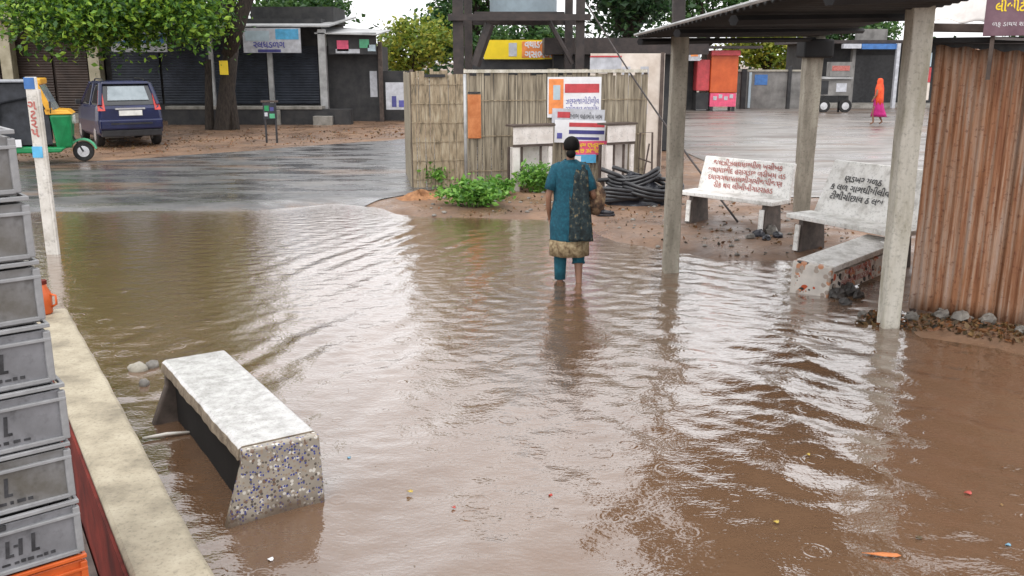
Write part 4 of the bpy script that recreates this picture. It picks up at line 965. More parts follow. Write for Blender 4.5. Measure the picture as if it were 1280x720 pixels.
car = thing('parked_car', 'dark blue hatchback parked with its rear to the road under the tree', 'car', (-9.75, 23.9, cz), R(33 - 0)); car.scale = (1, 1, 1.08)
# local y forward, rear at y=0
def sect(y, zb, zt_, hw, tb_=0.12):
    return [Vector((-hw, y, zb + 0.08)), Vector((-hw + 0.06, y, zb)), Vector((hw - 0.06, y, zb)), Vector((hw, y, zb + 0.08)), Vector((hw + 0.015, y, zb + (zt_ - zb) * 0.5)), Vector((hw - 0.015, y, zt_ - 0.06)), Vector((hw - 0.06, y, zt_)), Vector((-hw + 0.06, y, zt_)), Vector((-hw + 0.015, y, zt_ - 0.06)), Vector((-hw - 0.015, y, zt_ * 0.5 + zb * 0.5))]
b = MB(); b.loft([sect(0.0, 0.34, 0.90, 0.70), sect(0.05, 0.28, 0.97, 0.77), sect(0.3, 0.24, 0.99, 0.79), sect(1.2, 0.22, 0.97, 0.80), sect(2.5, 0.22, 0.95, 0.80), sect(3.1, 0.24, 0.86, 0.78), sect(3.5, 0.28, 0.74, 0.70), sect(3.58, 0.36, 0.64, 0.62)])
b.build('body', M['car_blue'], car, smooth=False, bevel=0.045)
def gsec(y, z, hw): return (y, z, hw)
b = MB()
lo = [(-0.745, 0.06, 0.965), (0.745, 0.06, 0.965), (0.745, 2.75, 0.94), (-0.745, 2.75, 0.94)]; hi = [(-0.60, 0.34, 1.47), (0.60, 0.34, 1.47), (0.58, 1.95, 1.47), (-0.58, 1.95, 1.47)]
b.hexa([Vector(q) for q in lo], [Vector(q) for q in hi]); b.build('cabin', M['car_glass'], car, bevel=0.06)
b = MB(); b.hexa([Vector((-0.61, 0.26, 1.462)), Vector((0.61, 0.26, 1.462)), Vector((0.59, 2.0, 1.462)), Vector((-0.59, 2.0, 1.462))], [Vector((-0.55, 0.30, 1.525)), Vector((0.55, 0.30, 1.525)), Vector((0.53, 1.9, 1.52)), Vector((-0.53, 1.9, 1.52))]); b.build('roof', M['car_blue'], car, bevel=0.02)
for s in (-1, 1):
    
    for a, c, r_ in (((0.70, 0.05, 0.98), (0.59, 0.32, 1.47), 0.055), ((0.735, 1.25, 0.96), (0.60, 1.2, 1.46), 0.035), ((0.735, 2.72, 0.94), (0.575, 1.95, 1.47), 0.04)): MB().tube([(s * a[0], a[1], a[2]), (s * c[0], c[1], c[2])], r_, 6).build('pillar', M['car_blue'], car)
    b = MB(); b.hexa([Vector((s * 0.60, -0.03, 0.86)), Vector((s * 0.765, 0.02, 0.86)), Vector((s * 0.765, 0.12, 0.86)), Vector((s * 0.6, 0.12, 0.86))], [Vector((s * 0.60, 0.20, 1.32)), Vector((s * 0.675, 0.22, 1.32)), Vector((s * 0.675, 0.3, 1.32)), Vector((s * 0.6, 0.3, 1.32))]); b.build('tail_light', M['lamp_red'], car)
    b = MB(); b.box((s * 0.86, 2.35, 1.0), (0.14, 0.08, 0.12)); b.build('wing_mirror', M['black'], car, bevel=0.02)
    b = MB(); b.tube([(s * 0.50, 0.45, 1.53), (s * 0.50, 0.6, 1.575), (s * 0.49, 1.6, 1.575), (s * 0.49, 1.75, 1.53)], 0.018, 6); b.build('roof_rail', M['black'], car)
    b = MB(); b.box((s * 0.48, 3.53, 0.66), (0.28, 0.1, 0.14)); b.build('headlight', M['lamp_white'], car, bevel=0.03)
    for y in (0.62, 2.9): wheel(car, s * 0.70, y, 0.29, 0.29, 0.19)
b = MB(); b.prism([(-0.50, -0.012 + 0.135, 1.08), (0.50, 0.123, 1.08), (0.44, 0.30, 1.40), (-0.44, 0.30, 1.40)], (0, -0.025, 0.012)); b.build('rear_window', M['glass'], car, bevel=0.005)
b = MB(); b.box((0, -0.02, 0.80), (0.56, 0.03, 0.12)); b.build('number_plate', M['lamp_white'], car)
b = MB(); b.box((0, -0.015, 0.90), (0.72, 0.03, 0.04)); b.build('tailgate_trim', M['chrome'], car)
b = MB(); b.box((0, -0.01, 0.54), (1.52, 0.16, 0.24)); b.build('bumper', M['car_blue'], car, bevel=0.04)
b = MB(); b.box((0, 0.04, 0.33), (1.46, 0.16, 0.16)); b.build('lower_valance', M['black'], car, bevel=0.02)
b = MB(); b.box((0.0, -0.094, 0.56), (1.0, 0.012, 0.04)); b.build('bumper_trim', M['black'], car)

rk = thing('auto_rickshaw', 'green and yellow auto rickshaw with black canopy at the left edge', 'auto rickshaw', (P(107, 200, 0.09).x - 2.5 * math.cos(R(20)), 20.8 - 2.5 * math.sin(R(20)), hz(-10.8, 20.2) + 0.012), R(20))
# local x forward, y to its left (away from the camera)
HW = 0.62
b = MB(); b.prism([(0.02, -HW, 0.32), (0.95, -HW, 0.26), (2.1, -HW, 0.26), (2.2, -HW, 0.36), (0.98, -HW, 0.42), (0.98, -HW, 0.86), (0.06, -HW, 0.90)], (0, 2 * HW, 0)); b.build('body', M['green_paint'], rk, bevel=0.03)
b = MB(); b.hexa([Vector((2.02, -0.50, 0.30)), Vector((2.30, -0.34, 0.34)), Vector((2.30, 0.34, 0.34)), Vector((2.02, 0.50, 0.30))], [Vector((1.94, -0.56, 1.06)), Vector((2.36, -0.40, 1.06)), Vector((2.36, 0.40, 1.06)), Vector((1.94, 0.56, 1.06))]); b.build('front_cowl', M['green_paint'], rk, bevel=0.05)
b = MB(); b.hexa([Vector((1.88, -0.57, 1.062)), Vector((2.40, -0.41, 1.062)), Vector((2.40, 0.41, 1.062)), Vector((1.88, 0.57, 1.062))], [Vector((1.86, -0.56, 1.18)), Vector((2.30, -0.40, 1.15)), Vector((2.30, 0.40, 1.15)), Vector((1.86, 0.56, 1.18))]); b.build('cowl_trim', M['yellow_paint'], rk, bevel=0.02)
b = MB(); b.prism([(2.0, -0.50, 1.17), (2.06, -0.50, 1.17), (1.82, -0.50, 1.70), (1.76, -0.50, 1.70)], (0, 1.0, 0)); b.build('windscreen', M['glass'], rk)
for s in (-1, 1):
    b = MB(); b.prism([(1.90, s * 0.545, 1.17), (2.03, s * 0.545, 1.17), (1.80, s * 0.545, 1.74), (1.67, s * 0.545, 1.74)], (0, s * 0.04, 0)); b.build('front_pillar', M['yellow_paint'], rk, bevel=0.006)
b = MB(); b.box((1.74, 0, 1.76), (0.24, 1.16, 0.13)); b.build('roof_front', M['yellow_paint'], rk, bevel=0.03)
b = MB(); b.prism([(0.0, -HW + 0.02, 0.905), (0.98, -HW + 0.02, 0.865), (1.02, -HW + 0.02, 1.30), (1.62, -HW + 0.02, 1.42), (1.62, -HW + 0.02, 1.74), (0.12, -HW + 0.02, 1.74), (0.0, -HW + 0.02, 1.6)], (0, 2 * HW - 0.04, 0)); b.build('canopy', M['canvas'], rk, bevel=0.04)
b = MB(); b.box((0.85, 0, 1.77), (1.62, 1.30, 0.05)); b.build('roof_trim', M['grey_trim'], rk, bevel=0.02)
b = MB(); b.box((1.4, 0, 0.62), (0.5, 0.9, 0.36)); b.build('driver_seat', M['canvas'], rk, bevel=0.04)
b = MB(); b.box((1.80, 0, 0.80), (0.14, 0.95, 0.7)); b.build('dashboard', M['canvas'], rk, bevel=0.03)
b = MB(); b.prism([(0.98, -0.5, 0.43), (1.95, -0.5, 0.43), (1.92, -0.5, 1.4), (0.98, -0.5, 1.4)], (0, 0.02, 0)); b.build('door_shade_sheet', M['canvas'], rk)  # dark sheet standing in for the shade inside the open doorway
b = MB(); b.box((1.25, -HW - 0.012, 0.48), (0.22, 0.02, 0.16)); b.build('white_sticker', M['white'], rk)
b = MB(); b.tube([(1.98, -0.58, 1.10), (2.0, -0.68, 1.16), (2.0, -0.68, 1.24)], 0.012, 6); b.box((2.0, -0.69, 1.28), (0.03, 0.10, 0.14)); b.build('wing_mirror', M['black'], rk)
b = MB(); b.loft([[Vector((2.34 + dx, 0.10 * math.cos(2 * PI * k / 14), 0.93 + 0.10 * math.sin(2 * PI * k / 14))) for k in range(14)] for dx in (0, 0.06)]); b.build('headlight', M['lamp_white'], rk)
wheel(rk, 2.50, 0, 0.22, 0.22, 0.13, 'y'); wheel(rk, 0.45, -0.52, 0.22, 0.22, 0.13, 'y'); wheel(rk, 0.45, 0.52, 0.22, 0.22, 0.13, 'y')
b = MB(); b.loft([[Vector((2.5 + r_ * math.cos(a), y, 0.22 + r_ * math.sin(a))) for (r_, y) in ((0.25, -0.10), (0.29, -0.10), (0.29, 0.10), (0.25, 0.10))] for a in [R(10 + 15 * i) for i in range(11)]]); b.build('mudguard', M['green_pale'], rk, bevel=0.01)
b = MB(); b.tube([(2.3, 0, 0.6), (2.5, -0.09, 0.22)], 0.02, 6); b.build('fork', M['black'], rk)

# painted marker post standing in the flood
mp = P(56, 318, 0.0); mp.y = 10.9; mp.x = Q(62, 300, 10.9).x
ps = thing('painted_post', 'white painted post with blue and red lettering standing in the flood at left', 'post', (mp.x, 10.9, -0.15))
b = MB(); b.box((0.01, 0, 1.12), (0.125, 0.05, 2.24)); b.build('post_board', M['white_paint'], ps, bevel=0.006)
b = MB(); b.box((0.086, 0.0, 1.05), (0.022, 0.055, 2.1)); b.build('edge_strip', M['white_paint'], ps)
zt = 2.24
for z, h_, m_ in ((zt - 0.07, 0.13, 'sign_blue'), (zt - 0.86, 0.13, 'sign_cyan')):
    b = MB(); b.box((0, -0.029, z), (0.12, 0.006, h_)); b.build('painted_band', M[m_], ps)
text('lettering', 'ગ\nટ\nર\nપ', 0.145, M['ink_red'], ps, Matrix.Translation((0, -0.028, zt - 0.48)) @ UPRIGHT, spacing=0.72, bold=0.004)

# ------------------------------------------------------------------ left side: buildings
def wall_box(t, name, px0, px1, z0, z1_, Y, depth, mat, bev=0.0):
    x0, x1 = Q(px0, 90, Y).x, Q(px1, 90, Y).x
    b = MB(); b.box(((x0 + x1) / 2 - t.location.x, Y + depth / 2 - t.location.y, (z0 + z1_) / 2 - t.location.z), (x1 - x0, depth, z1_ - z0)); return b.build(name, mat, t, bevel=bev)
def shutter(t, name, px0, px1, z0, z1_, Y, mat):
    x0, x1 = Q(px0, 90, Y).x, Q(px1, 90, Y).x; n_ = int((z1_ - z0) / 0.09)
    b = MB()
    prof = []
    for i in range(n_ + 1):
        z = z0 + (z1_ - z0) * i / n_; prof.append((0.0, z))
        if i < n_: prof.append((0.022, z + 0.045))
    b.grid(lambda u, v: Vector((x0 + (x1 - x0) * u - t.location.x, Y - prof[min(int(round(v * (len(prof) - 1))), len(prof) - 1)][0] - t.location.y, prof[min(int(round(v * (len(prof) - 1))), len(prof) - 1)][1] - t.location.z)), 1, len(prof) - 1)
    return b.build(name, mat, t)
Y1 = 33.5
t = thing('concrete_shop', 'beige concrete shop row with dark brown shutters at the far left', 'shop', (Q(50, 90, Y1).x, Y1, 0.15))
wall_box(t, 'wall', -150, 128, 0.1, 5.2, Y1 + 0.5, 5, M['brown_shutter'])
wall_box(t, 'beam', -150, 132, 3.62, 4.7, Y1 - 0.55, 1.0, M['beige_wall'], 0.02)
for p_ in (-95, 9, 118): wall_box(t, 'pillar', p_ - 7, p_ + 7, 0.1, 3.615, Y1 - 0.2, 0.4, M['beige_wall'], 0.02)
for a, c in ((-86, 0), (18, 66), (70, 110)): shutter(t, 'shutter', a, c, 0.3, 3.2, Y1 + 0.42, M['brown_shutter'])
wall_box(t, 'step', -150, 132, 0.05, 0.45, Y1 - 0.9, 0.5, M['stone_step'])
t = thing('shuttered_shop', 'low shop with blue grey shutters under a thin tin roof behind the big tree', 'shop', (Q(270, 90, Y1).x, Y1, 0.15))
wall_box(t, 'wall', 133, 404, 0.1, 3.7, Y1 + 0.3, 4.5, M['wall_dark'])
for a, c in ((140, 200), (203, 262), (268, 334), (342, 398)): shutter(t, 'shutter', a, c, 0.75, 2.75, Y1 + 0.22, M['blue_shutter'])
b = MB(); x0, x1 = Q(125, 90, Y1).x - t.location.x, Q(420, 90, Y1).x - t.location.x
b.hexa([Vector((x0, -1.0, 3.22)), Vector((x1, -1.0, 3.22)), Vector((x1, 4.8, 3.75)), Vector((x0, 4.8, 3.75))], [Vector((x0, -1.0, 3.27)), Vector((x1, -1.0, 3.27)), Vector((x1, 4.8, 3.8)), Vector((x0, 4.8, 3.8))]); b.build('roof', M['zinc'], t)
wall_box(t, 'pole', 335, 341, 0.1, 3.3, Y1 - 0.9, 0.12, M['zinc']); wall_box(t, 'pole', 399, 408, 0.1, 3.3, Y1 - 0.9, 0.25, M['zinc']); wall_box(t, 'pole', 262, 267, 0.1, 3.3, Y1 - 0.9, 0.12, M['zinc'])
wall_box(t, 'upper_wall', 318, 420, 3.55, 4.15, Y1 + 1.2, 2.4, M['wall_dark'])
t0 = t
def shopsign(px0, py0, px1, py1, Y, lab, mat, blocks, name='shop_sign', txt=None, grp='shop signs across the road'):
    a, c = Q(px0, py1, Y), Q(px1, py0, Y); s = thing(name, lab, 'sign', ((a.x + c.x) / 2, Y, (a.z + c.z) / 2), 0, grp)
    w_, h_ = c.x - a.x, c.z - a.z
    b = MB(); b.box((0, 0, 0), (w_, 0.05, h_)); b.build('board', mat, s)
    for (nm, x, z, ww, hh, m_) in blocks:
        b = MB(); b.box((x * w_, -0.03, z * h_), (ww * w_, 0.008, hh * h_)); b.build(nm, M[m_], s)
    if txt:
        text('lettering', txt[0], txt[1], M[txt[2]], s, Matrix.Translation((txt[3] * w_, -0.04, txt[4] * h_)) @ UPRIGHT, bold=0.006, fit=w_ * 0.8)
    return s
shopsign(305, 35, 375, 66, Y1 - 1.1, 'white sign with a light blue corner over the shop right of the big trunk', M['sign_white'], [('blue_panel', 0.27, 0.25, 0.40, 0.42, 'sign_cyan'), ('pale_panel', -0.25, 0.18, 0.42, 0.40, 'tank'), ('blue_line', -0.05, -0.42, 0.4, 0.12, 'sign_navy')], txt=(glyphs(6), 0.3, 'ink_blue', -0.05, -0.18))
shopsign(140, 40, 207, 65, Y1 - 1.1, 'blue and white sign half hidden by the crown of the big tree', M['sign_white'], [('blue_panel', 0, 0.18, 0.96, 0.5, 'sign_blue')], txt=(glyphs(7), 0.26, 'white', 0, 0.18))
shopsign(411, 41, 470, 68, Y1 - 0.6, 'cluttered colourful sign above the dark net stall', M['wall_dark'], [('pink_panel', -0.2, -0.1, 0.24, 0.5, 'sign_pink'), ('pale_panel', -0.1, -0.35, 0.5, 0.2, 'sign_white'), ('green_panel', 0.25, 0.0, 0.2, 0.4, 'green_pale'), ('blue_panel', 0.4, -0.2, 0.16, 0.3, 'tank')])
shopsign(483, 103, 511, 137, 32.6, 'small white poster board with blue figures beside the fence', M['sign_white'], [('figure', -0.15, -0.2, 0.2, 0.4, 'sign_navy'), ('figure', 0.2, -0.28, 0.3, 0.25, 'ink_blue')])
t = thing('net_stall', 'dark stall hung with netting right of the blue grey shutters', 'stall', (Q(440, 90, Y1).x, Y1, 0.15))
wall_box(t, 'wall', 408, 474, 0.1, 2.75, Y1, 2.5, M['wall_dark']); wall_box(t, 'side_wall', 475, 515, 0.1, 1.9, Y1 + 0.2, 0.3, M['wall_dark'])
wall_box(t, 'white_poster', 462, 471, 1.0, 1.9, Y1 - 0.02, 0.015, M['sign_white']); wall_box(t, 'post', 473, 478, 0.1, 2.9, Y1 - 0.2, 0.15, M['frame_brown'])
b = MB(); x0, x1 = Q(402, 90, Y1).x - t.location.x, Q(478, 90, Y1).x - t.location.x
b.hexa([Vector((x0, -0.9, 3.0)), Vector((x1, -0.9, 2.95)), Vector((x1, 2.7, 3.2)), Vector((x0, 2.7, 3.3))], [Vector((x0, -0.9, 3.04)), Vector((x1, -0.9, 2.99)), Vector((x1, 2.7, 3.24)), Vector((x0, 2.7, 3.34))]); b.build('roof', M['zinc'], t)
t = thing('low_wall', 'low grey stone kerb wall in front of the blue grey shutters', 'wall', (Q(320, 150, 31.6).x, 31.6, 0.12))
wall_box(t, 'wall_body', 204, 436, 0.05, 0.66, 31.6, 0.5, M['wall_dark']); wall_box(t, 'coping', 202, 400, 0.662, 0.76, 31.55, 0.6, M['stone_step'], 0.01)
wall_box(t, 'block', 388, 412, 0.1, 0.45, 31.3, 0.27, M['stone_step'], 0.01); wall_box(t, 'block', 340, 346, 0.1, 0.65, 31.4, 0.18, M['stone_step'], 0.01)
t = thing('compound_wall', 'dull brown compound wall behind the white poster board', 'wall', (Q(500, 150, 34.2).x, 34.2, 0.1))
wall_box(t, 'wall_body', 478, 640, 0.05, 1.55, 34.2, 0.2, M['wall_grey']); wall_box(t, 'coping', 478, 640, 1.552, 1.62, 34.15, 0.3, M['stone_step'])
# little board on two legs
q = P(340, 178, 0.12); t = thing('board_stand', 'small painted board on two thin legs at the road verge', 'sign', (q.x, q.y, hz(q.x, q.y)))
for s in (-1, 1): MB().box((s * 0.14, 0, 0.55), (0.045, 0.045, 1.14)).build('leg', M['black'], t)
MB().box((0, -0.03, 0.85), (0.36, 0.02, 0.42)).build('board', M['canvas'], t)
for (x, z, w_, h_, m_) in ((-0.08, 0.92, 0.12, 0.14, 'green_paint'), (0.06, 0.9, 0.1, 0.1, 'sign_navy'), (0.06, 0.72, 0.14, 0.12, 'green_pale'), (-0.1, 0.76, 0.08, 0.1, 'sign_white')): MB().box((x, -0.043, z), (w_, 0.006, h_)).build('painted_patch', M[m_], t)
MB().box((0, 0, 1.10), (0.44, 0.10, 0.05)).build('top_bar', M['frame_brown'], t)

# ------------------------------------------------------------------ far right: plaza edge
Y2 = 40.0
t = thing('kiosk', 'tall orange kiosk with a red and white lower panel across the wet yard', 'kiosk', (Q(903, 138, Y2).x, Y2, 0.15))
W_ = Q(920, 100, Y2).x - Q(886, 100, Y2).x
MB().box((0, 0.5, 1.65), (W_, 1.0, 1.75)).build('cabinet', M['orange_box'], t, bevel=0.03)
MB().box((0, -0.06, 2.42), (W_ + 0.08, 0.14, 0.22)).build('header', M['sign_red'], t, bevel=0.02)
MB().box((0, 0.45, 0.48), (W_ - 0.05, 0.9, 0.56)).build('lower_panel', M['sign_pink'], t)
for i in range(4): MB().box((-W_ * 0.3 + i * W_ * 0.2, -0.006, 0.55 + 0.08 * (i % 2)), (W_ * 0.13, 0.01, 0.16)).build('printed_patch', M['sign_white'], t)
for s in (-1, 1):
    for y in (0.1, 0.8): MB().box((s * W_ * 0.4, y, 0.10), (0.12, 0.12, 0.2)).build('leg', M['black'], t)
MB().box((-W_ * 0.75, 0.5, 1.5), (W_ * 0.48, 0.8, 1.3)).build('side_awning', M['sign_red'], t, bevel=0.03)
MB().box((-W_ * 0.75, 0.45, 0.42), (W_ * 0.46, 0.7, 0.7)).build('side_counter', M['wall_dark'], t)
MB().box((0, 0.5, 2.65), (W_ * 2.6, 1.6, 0.10)).build('roof', M['steel_dark'], t)
shopsign(860, 56, 876, 76, 38.5, 'small square white sign with an orange emblem left of the kiosk', M['sign_white'], [('emblem', 0, 0.05, 0.6, 0.55, 'sign_orange')], grp=None)
t = thing('dark_shop', 'dark open shop front behind the left post of the shelter', 'shop', (Q(848, 100, 41).x, 41, 0.15))
wall_box(t, 'wall', 800, 872, 0.1, 3.0, 41, 3, M['wall_dark']); wall_box(t, 'awning', 795, 880, 2.55, 2.75, 39.8, 1.2, M['steel_dark']); wall_box(t, 'pillar', 838, 843, 0.1, 2.55, 40.6, 0.2, M['frame_brown'])
t = thing('yard_wall', 'grey plastered yard wall with blue patches across the wet yard', 'wall', (Q(960, 120, 42).x, 42, 0.15))
wall_box(t, 'wall_body', 924, 1020, 0.05, 1.78, 42, 0.25, M['wall_grey']); wall_box(t, 'coping', 922, 1022, 1.785, 1.86, 41.95, 0.35, M['concrete'])
wall_box(t, 'blue_patch', 944, 960, 1.2, 1.65, 41.985, 0.012, M['sign_blue']); wall_box(t, 'pale_pipe', 937, 940, 0.2, 1.75, 41.9, 0.06, M['tank']); wall_box(t, 'pillar', 928, 934, 0.1, 1.9, 41.85, 0.14, M['wall_dark']); wall_box(t, 'pillar', 986, 990, 0.1, 2.0, 41.85, 0.14, M['wall_dark'])
t = thing('awning_shop', 'dark open shop under a blue and white awning at the far right', 'shop', (Q(1080, 110, 43).x, 43, 0.15))
wall_box(t, 'wall', 1005, 1300, 0.1, 3.0, 44, 3, M['wall_dark']); wall_box(t, 'dark_opening', 1068, 1118, 0.3, 2.5, 43.97, 0.02, M['black'])
wall_box(t, 'roof', 1000, 1300, 3.0, 3.15, 42.6, 4.5, M['steel_dark'])
wall_box(t, 'blue_awning', 1075, 1120, 2.75, 2.98, 42.3, 0.3, M['sign_blue']); wall_box(t, 'white_awning', 1052, 1074, 2.78, 2.98, 42.3, 0.3, M['sign_white']); wall_box(t, 'pillar', 1064, 1068, 0.1, 2.9, 42.8, 0.25, M['wall_grey'])
wall_box(t, 'pillar', 1119, 1123, 0.1, 3.0, 42.2, 0.2, M['sign_white']); wall_box(t, 'step', 1005, 1300, 0.05, 0.35, 42.9, 1.05, M['stone_step'])
wall_box(t, 'blue_sign', 1149, 1163, 2.0, 2.6, 42.9, 0.1, M['tank']); wall_box(t, 'red_sign', 1148, 1164, 1.3, 1.95, 42.9, 0.1, M['sign_red']); wall_box(t, 'pale_sign', 1148, 1164, 0.5, 1.28, 42.9, 0.1, M['cream'])
wall_box(t, 'roof_parapet', 1068, 1105, 3.16, 3.65, 43.4, 0.3, M['wall_grey'])
t = thing('vendor_cart', 'grey vendor cart with two tiers of panels before the far right shop', 'cart', (Q(1046, 120, 39).x, 39, 0.15))
wall_box(t, 'upper_panel', 1038, 1065, 1.62, 2.2, 39, 0.5, M['wall_grey']); wall_box(t, 'lower_panel', 1022, 1065, 0.85, 1.5, 38.9, 0.7, M['wall_grey']); wall_box(t, 'shelf', 1020, 1067, 1.52, 1.6, 38.8, 0.9, M['zinc'])
wall_box(t, 'red_print', 1040, 1062, 1.85, 2.05, 38.985, 0.012, M['ink_red']); wall_box(t, 'dark_window', 1025, 1037, 0.9, 1.45, 38.885, 0.012, M['black']); wall_box(t, 'pale_print', 1047, 1060, 1.0, 1.35, 38.885, 0.012, M['sign_white']); wall_box(t, 'yellow_flag', 1019, 1025, 1.65, 2.25, 38.8, 0.05, M['sign_yellow'])
for p_ in (1024, 1034, 1052, 1062): wall_box(t, 'leg', p_ - 1, p_ + 1, 0.1, 0.85, 39.1, 0.08, M['black'])
for p_ in (1030, 1057): wheel(t, Q(p_, 120, 39).x - t.location.x, -0.05, 0.27, 0.27, 0.06, 'y')

# ------------------------------------------------------------------ trees
def tree(name, label, x, y, zb, trunk_r, fork, crown, n_cl, per, cl_r, leaf, mat, seed, group=None, lean=(0, 0), hollow=0.45):
    rs = np.random.RandomState(seed)
    t = thing(name, label, 'tree', (x, y, zb), 0, group)
    pts = []; cc = []
    for (cen, rad, share) in crown:
        p_, c_ = clumps(rs, np.array(cen) - np.array([x, y, zb]), rad, max(3, int(n_cl * share)), per, cl_r, hollow); pts.append(p_); cc.append(c_)
    pts = np.concatenate(pts); cc = np.concatenate(cc)
    V, Fq = leaves(rs, pts, leaf); np_mesh('crown', V, Fq, mat, False, t)
    b = MB(); f = Vector((lean[0], lean[1], fork))
    b.tube([(0, 0, -0.2), (0, 0, 0.1), f * 0.5, f], [trunk_r * 1.5, trunk_r * 1.1, trunk_r * 0.95, trunk_r * 0.85], 12)
    r2 = random.Random(seed)
    for k in range(min(12, len(cc))):
        c = Vector(cc[r2.randrange(len(cc))]); m_ = f.lerp(c, 0.5) + Vector((r2.uniform(-.3, .3), r2.uniform(-.3, .3), r2.uniform(0.1, .5)))
        b.tube([f * 0.97, m_, c], [trunk_r * 0.55, trunk_r * 0.32, trunk_r * 0.08], 7)
    b.build('trunk', M['bark'], t, smooth=True)
    return t
GT = 'trees behind the shops'
T1 = tree('shade_tree', 'big shade tree with thick dark trunk spreading over the shops at left', -9.13, 29.4, 0.1, 0.25, 3.4,
     [((-11.6, 28.8, 6.2), (4.4, 3.4, 3.6), 0.62), ((-12.3, 27.0, 3.6), (2.1, 1.8, 0.8), 0.30), ((-9.9, 27.4, 3.6), (1.7, 1.5, 0.8), 0.16), ((-13.6, 28.6, 7.8), (3, 2.6, 2.8), 0.22), ((-11.2, 29.5, 10.4), (3.4, 3, 2.4), 0.25)], 360, 115, 0.72, 0.155, M['leaf_big'], 1, lean=(0.6, 0))
b = MB(); b.tube([(0.35, -0.05, 2.3), (0.75, -0.1, 3.3), (1.25, 0.1, 4.6), (1.6, 0.2, 7.0)], [0.22, 0.24, 0.21, 0.1], 10); b.build('limb', M['bark'], T1, smooth=True)
MB().box((0.30, -0.42, 1.95), (0.24, 0.08, 0.42)).build('yellow_plate', M['sign_yellow'], T1)
for dx in (-0.42, 0.40): MB().tube([(dx, 0.0, -0.1), (dx * 0.75, 0.05, 2.2)], [0.16, 0.10], 8).build('side_stem', M['bark'], T1)
tree('yellowing_tree', 'bushy yellow green tree beyond the gap left of the fence', Q(515, 100, 46).x, 46, 0.1, 0.16, 1.4, [((Q(516, 75, 46).x, 46, 2.9), (2.0, 1.6, 1.35), 1.0)], 70, 60, 0.6, 0.22, M['leaf_yellow'], 2, GT)
tree('leafy_tree', 'tall mid green tree behind the left leg of the tower', Q(590, 100, 52).x, 52, 0.1, 0.25, 3, [((Q(590, 75, 52).x, 52, 9.6), (3.0, 2.4, 5.6), 1.3), ((Q(585, 75, 52).x, 52, 4.0), (1.9, 2.0, 1.6), 0.3), ((Q(548, 75, 52).x, 52, 3.6), (1.3, 1.3, 1.6), 0.3)], 170, 60, 0.75, 0.28, M['leaf_mid'], 3, GT)
tree('leafy_tree', 'leafy green tree seen through the steel tower', Q(668, 100, 50).x, 50, 0.1, 0.2, 2.5, [((Q(664, 75, 50).x, 50, 3.2), (2.4, 1.6, 1.0), 0.5), ((Q(672, 75, 50).x, 50, 10.4), (2.9, 2.2, 4.2), 1.4)], 110, 55, 0.7, 0.28, M['leaf_mid'], 4, GT)
tree('dark_tree', 'dense dark green tree behind the flat roofed shop', Q(785, 100, 34).x, 34, 0.1, 0.3, 3.0, [((Q(782, 75, 34).x, 34, 5.6), (1.9, 2.0, 2.8), 1.0)], 150, 60, 0.7, 0.24, M['leaf_dark'], 5, GT, hollow=0.3)
tree('leafy_tree', 'light green tree above the dark shop behind the left shelter post', Q(880, 100, 58).x, 58, 0.1, 0.25, 3.0, [((Q(872, 75, 58).x, 58, 6.0), (3.6, 2.2, 2.3), 1.0)], 90, 55, 0.8, 0.3, M['leaf_mid'], 6, GT)
tree('yellowing_tree', 'yellow green tree rising over the grey yard wall', Q(958, 100, 56).x, 56, 0.1, 0.2, 1.6, [((Q(955, 75, 56).x, 56, 3.0), (2.5, 2.0, 1.5), 1.0)], 80, 60, 0.65, 0.26, M['leaf_yellow'], 7, GT)
tree('leafy_tree', 'green tree rising behind the roof of the shuttered shop', Q(390, 100, 44).x, 44, 0.1, 0.2, 3.0, [((Q(385, 75, 44).x, 44, 4.6), (2.6, 1.8, 0.85), 1.0)], 70, 55, 0.6, 0.26, M['leaf_mid'], 8, GT)
tree('leafy_tree', 'green tree behind the awning shop at the far right', Q(1060, 100, 55).x, 55, 0.1, 0.2, 2.2, [((Q(1062, 75, 55).x, 55, 3.9), (2.8, 1.8, 1.2), 1.0)], 60, 55, 0.7, 0.28, M['leaf_mid'], 10, GT)
rs = np.random.RandomState(77)
pts = []
for k in range(260):
    a = rs.uniform(-52, 62); q = np.array([a, 75 + rs.uniform(-4, 4), rs.uniform(0.4, 3.2) + 0.9 * math.sin(a * 0.35)]); pts.append(q + rs.normal(size=(34, 3)) * np.array([1.1, 1.0, 0.7]))
V, Fq = leaves(rs, np.concatenate(pts), 0.55); tag(np_mesh('distant_trees', V, Fq, M['leaf_dark'], False), 'low line of distant trees beyond the shops', 'trees', kind='stuff')

# ------------------------------------------------------------------ the woman wading
wz = -0.15
wm = thing('person', 'woman in teal tunic and rolled up leggings wading away with a cloth bag', 'person', (WOMAN[0], WOMAN[1], wz), R(-6)); wm.scale = (0.93, 0.96, 1.0)
J = {'pelvis': (0, 0, 0.90, (0.13, 0.10)), 'waist': (0, 0.0, 1.06, (0.115, 0.085)), 'chest': (0, 0.0, 1.26, (0.13, 0.09)), 'neck0': (0, -0.01, 1.40, (0.055, 0.05)), 'neck': (0.005, 0.0, 1.455, 0.045),
     'head0': (0.01, 0.015, 1.51, (0.066, 0.075)), 'head1': (0.012, 0.02, 1.575, (0.078, 0.09)), 'head2': (0.012, 0.015, 1.635, (0.05, 0.06)), 'nose': (0.02, 0.115, 1.555, 0.014)}
Bn = [('pelvis', 'waist'), ('waist', 'chest'), ('chest', 'neck0'), ('neck0', 'neck'), ('neck', 'head0'), ('head0', 'head1'), ('head1', 'head2'), ('head1', 'nose')]
def limb(s, nm, pts):
    prev = None
    for i, (x, y, z, r_) in enumerate(pts):
        k = nm + str(i); J[k] = (x, y, z, r_)
        if prev: Bn.append((prev, k))
        prev = k
    return nm + '0'
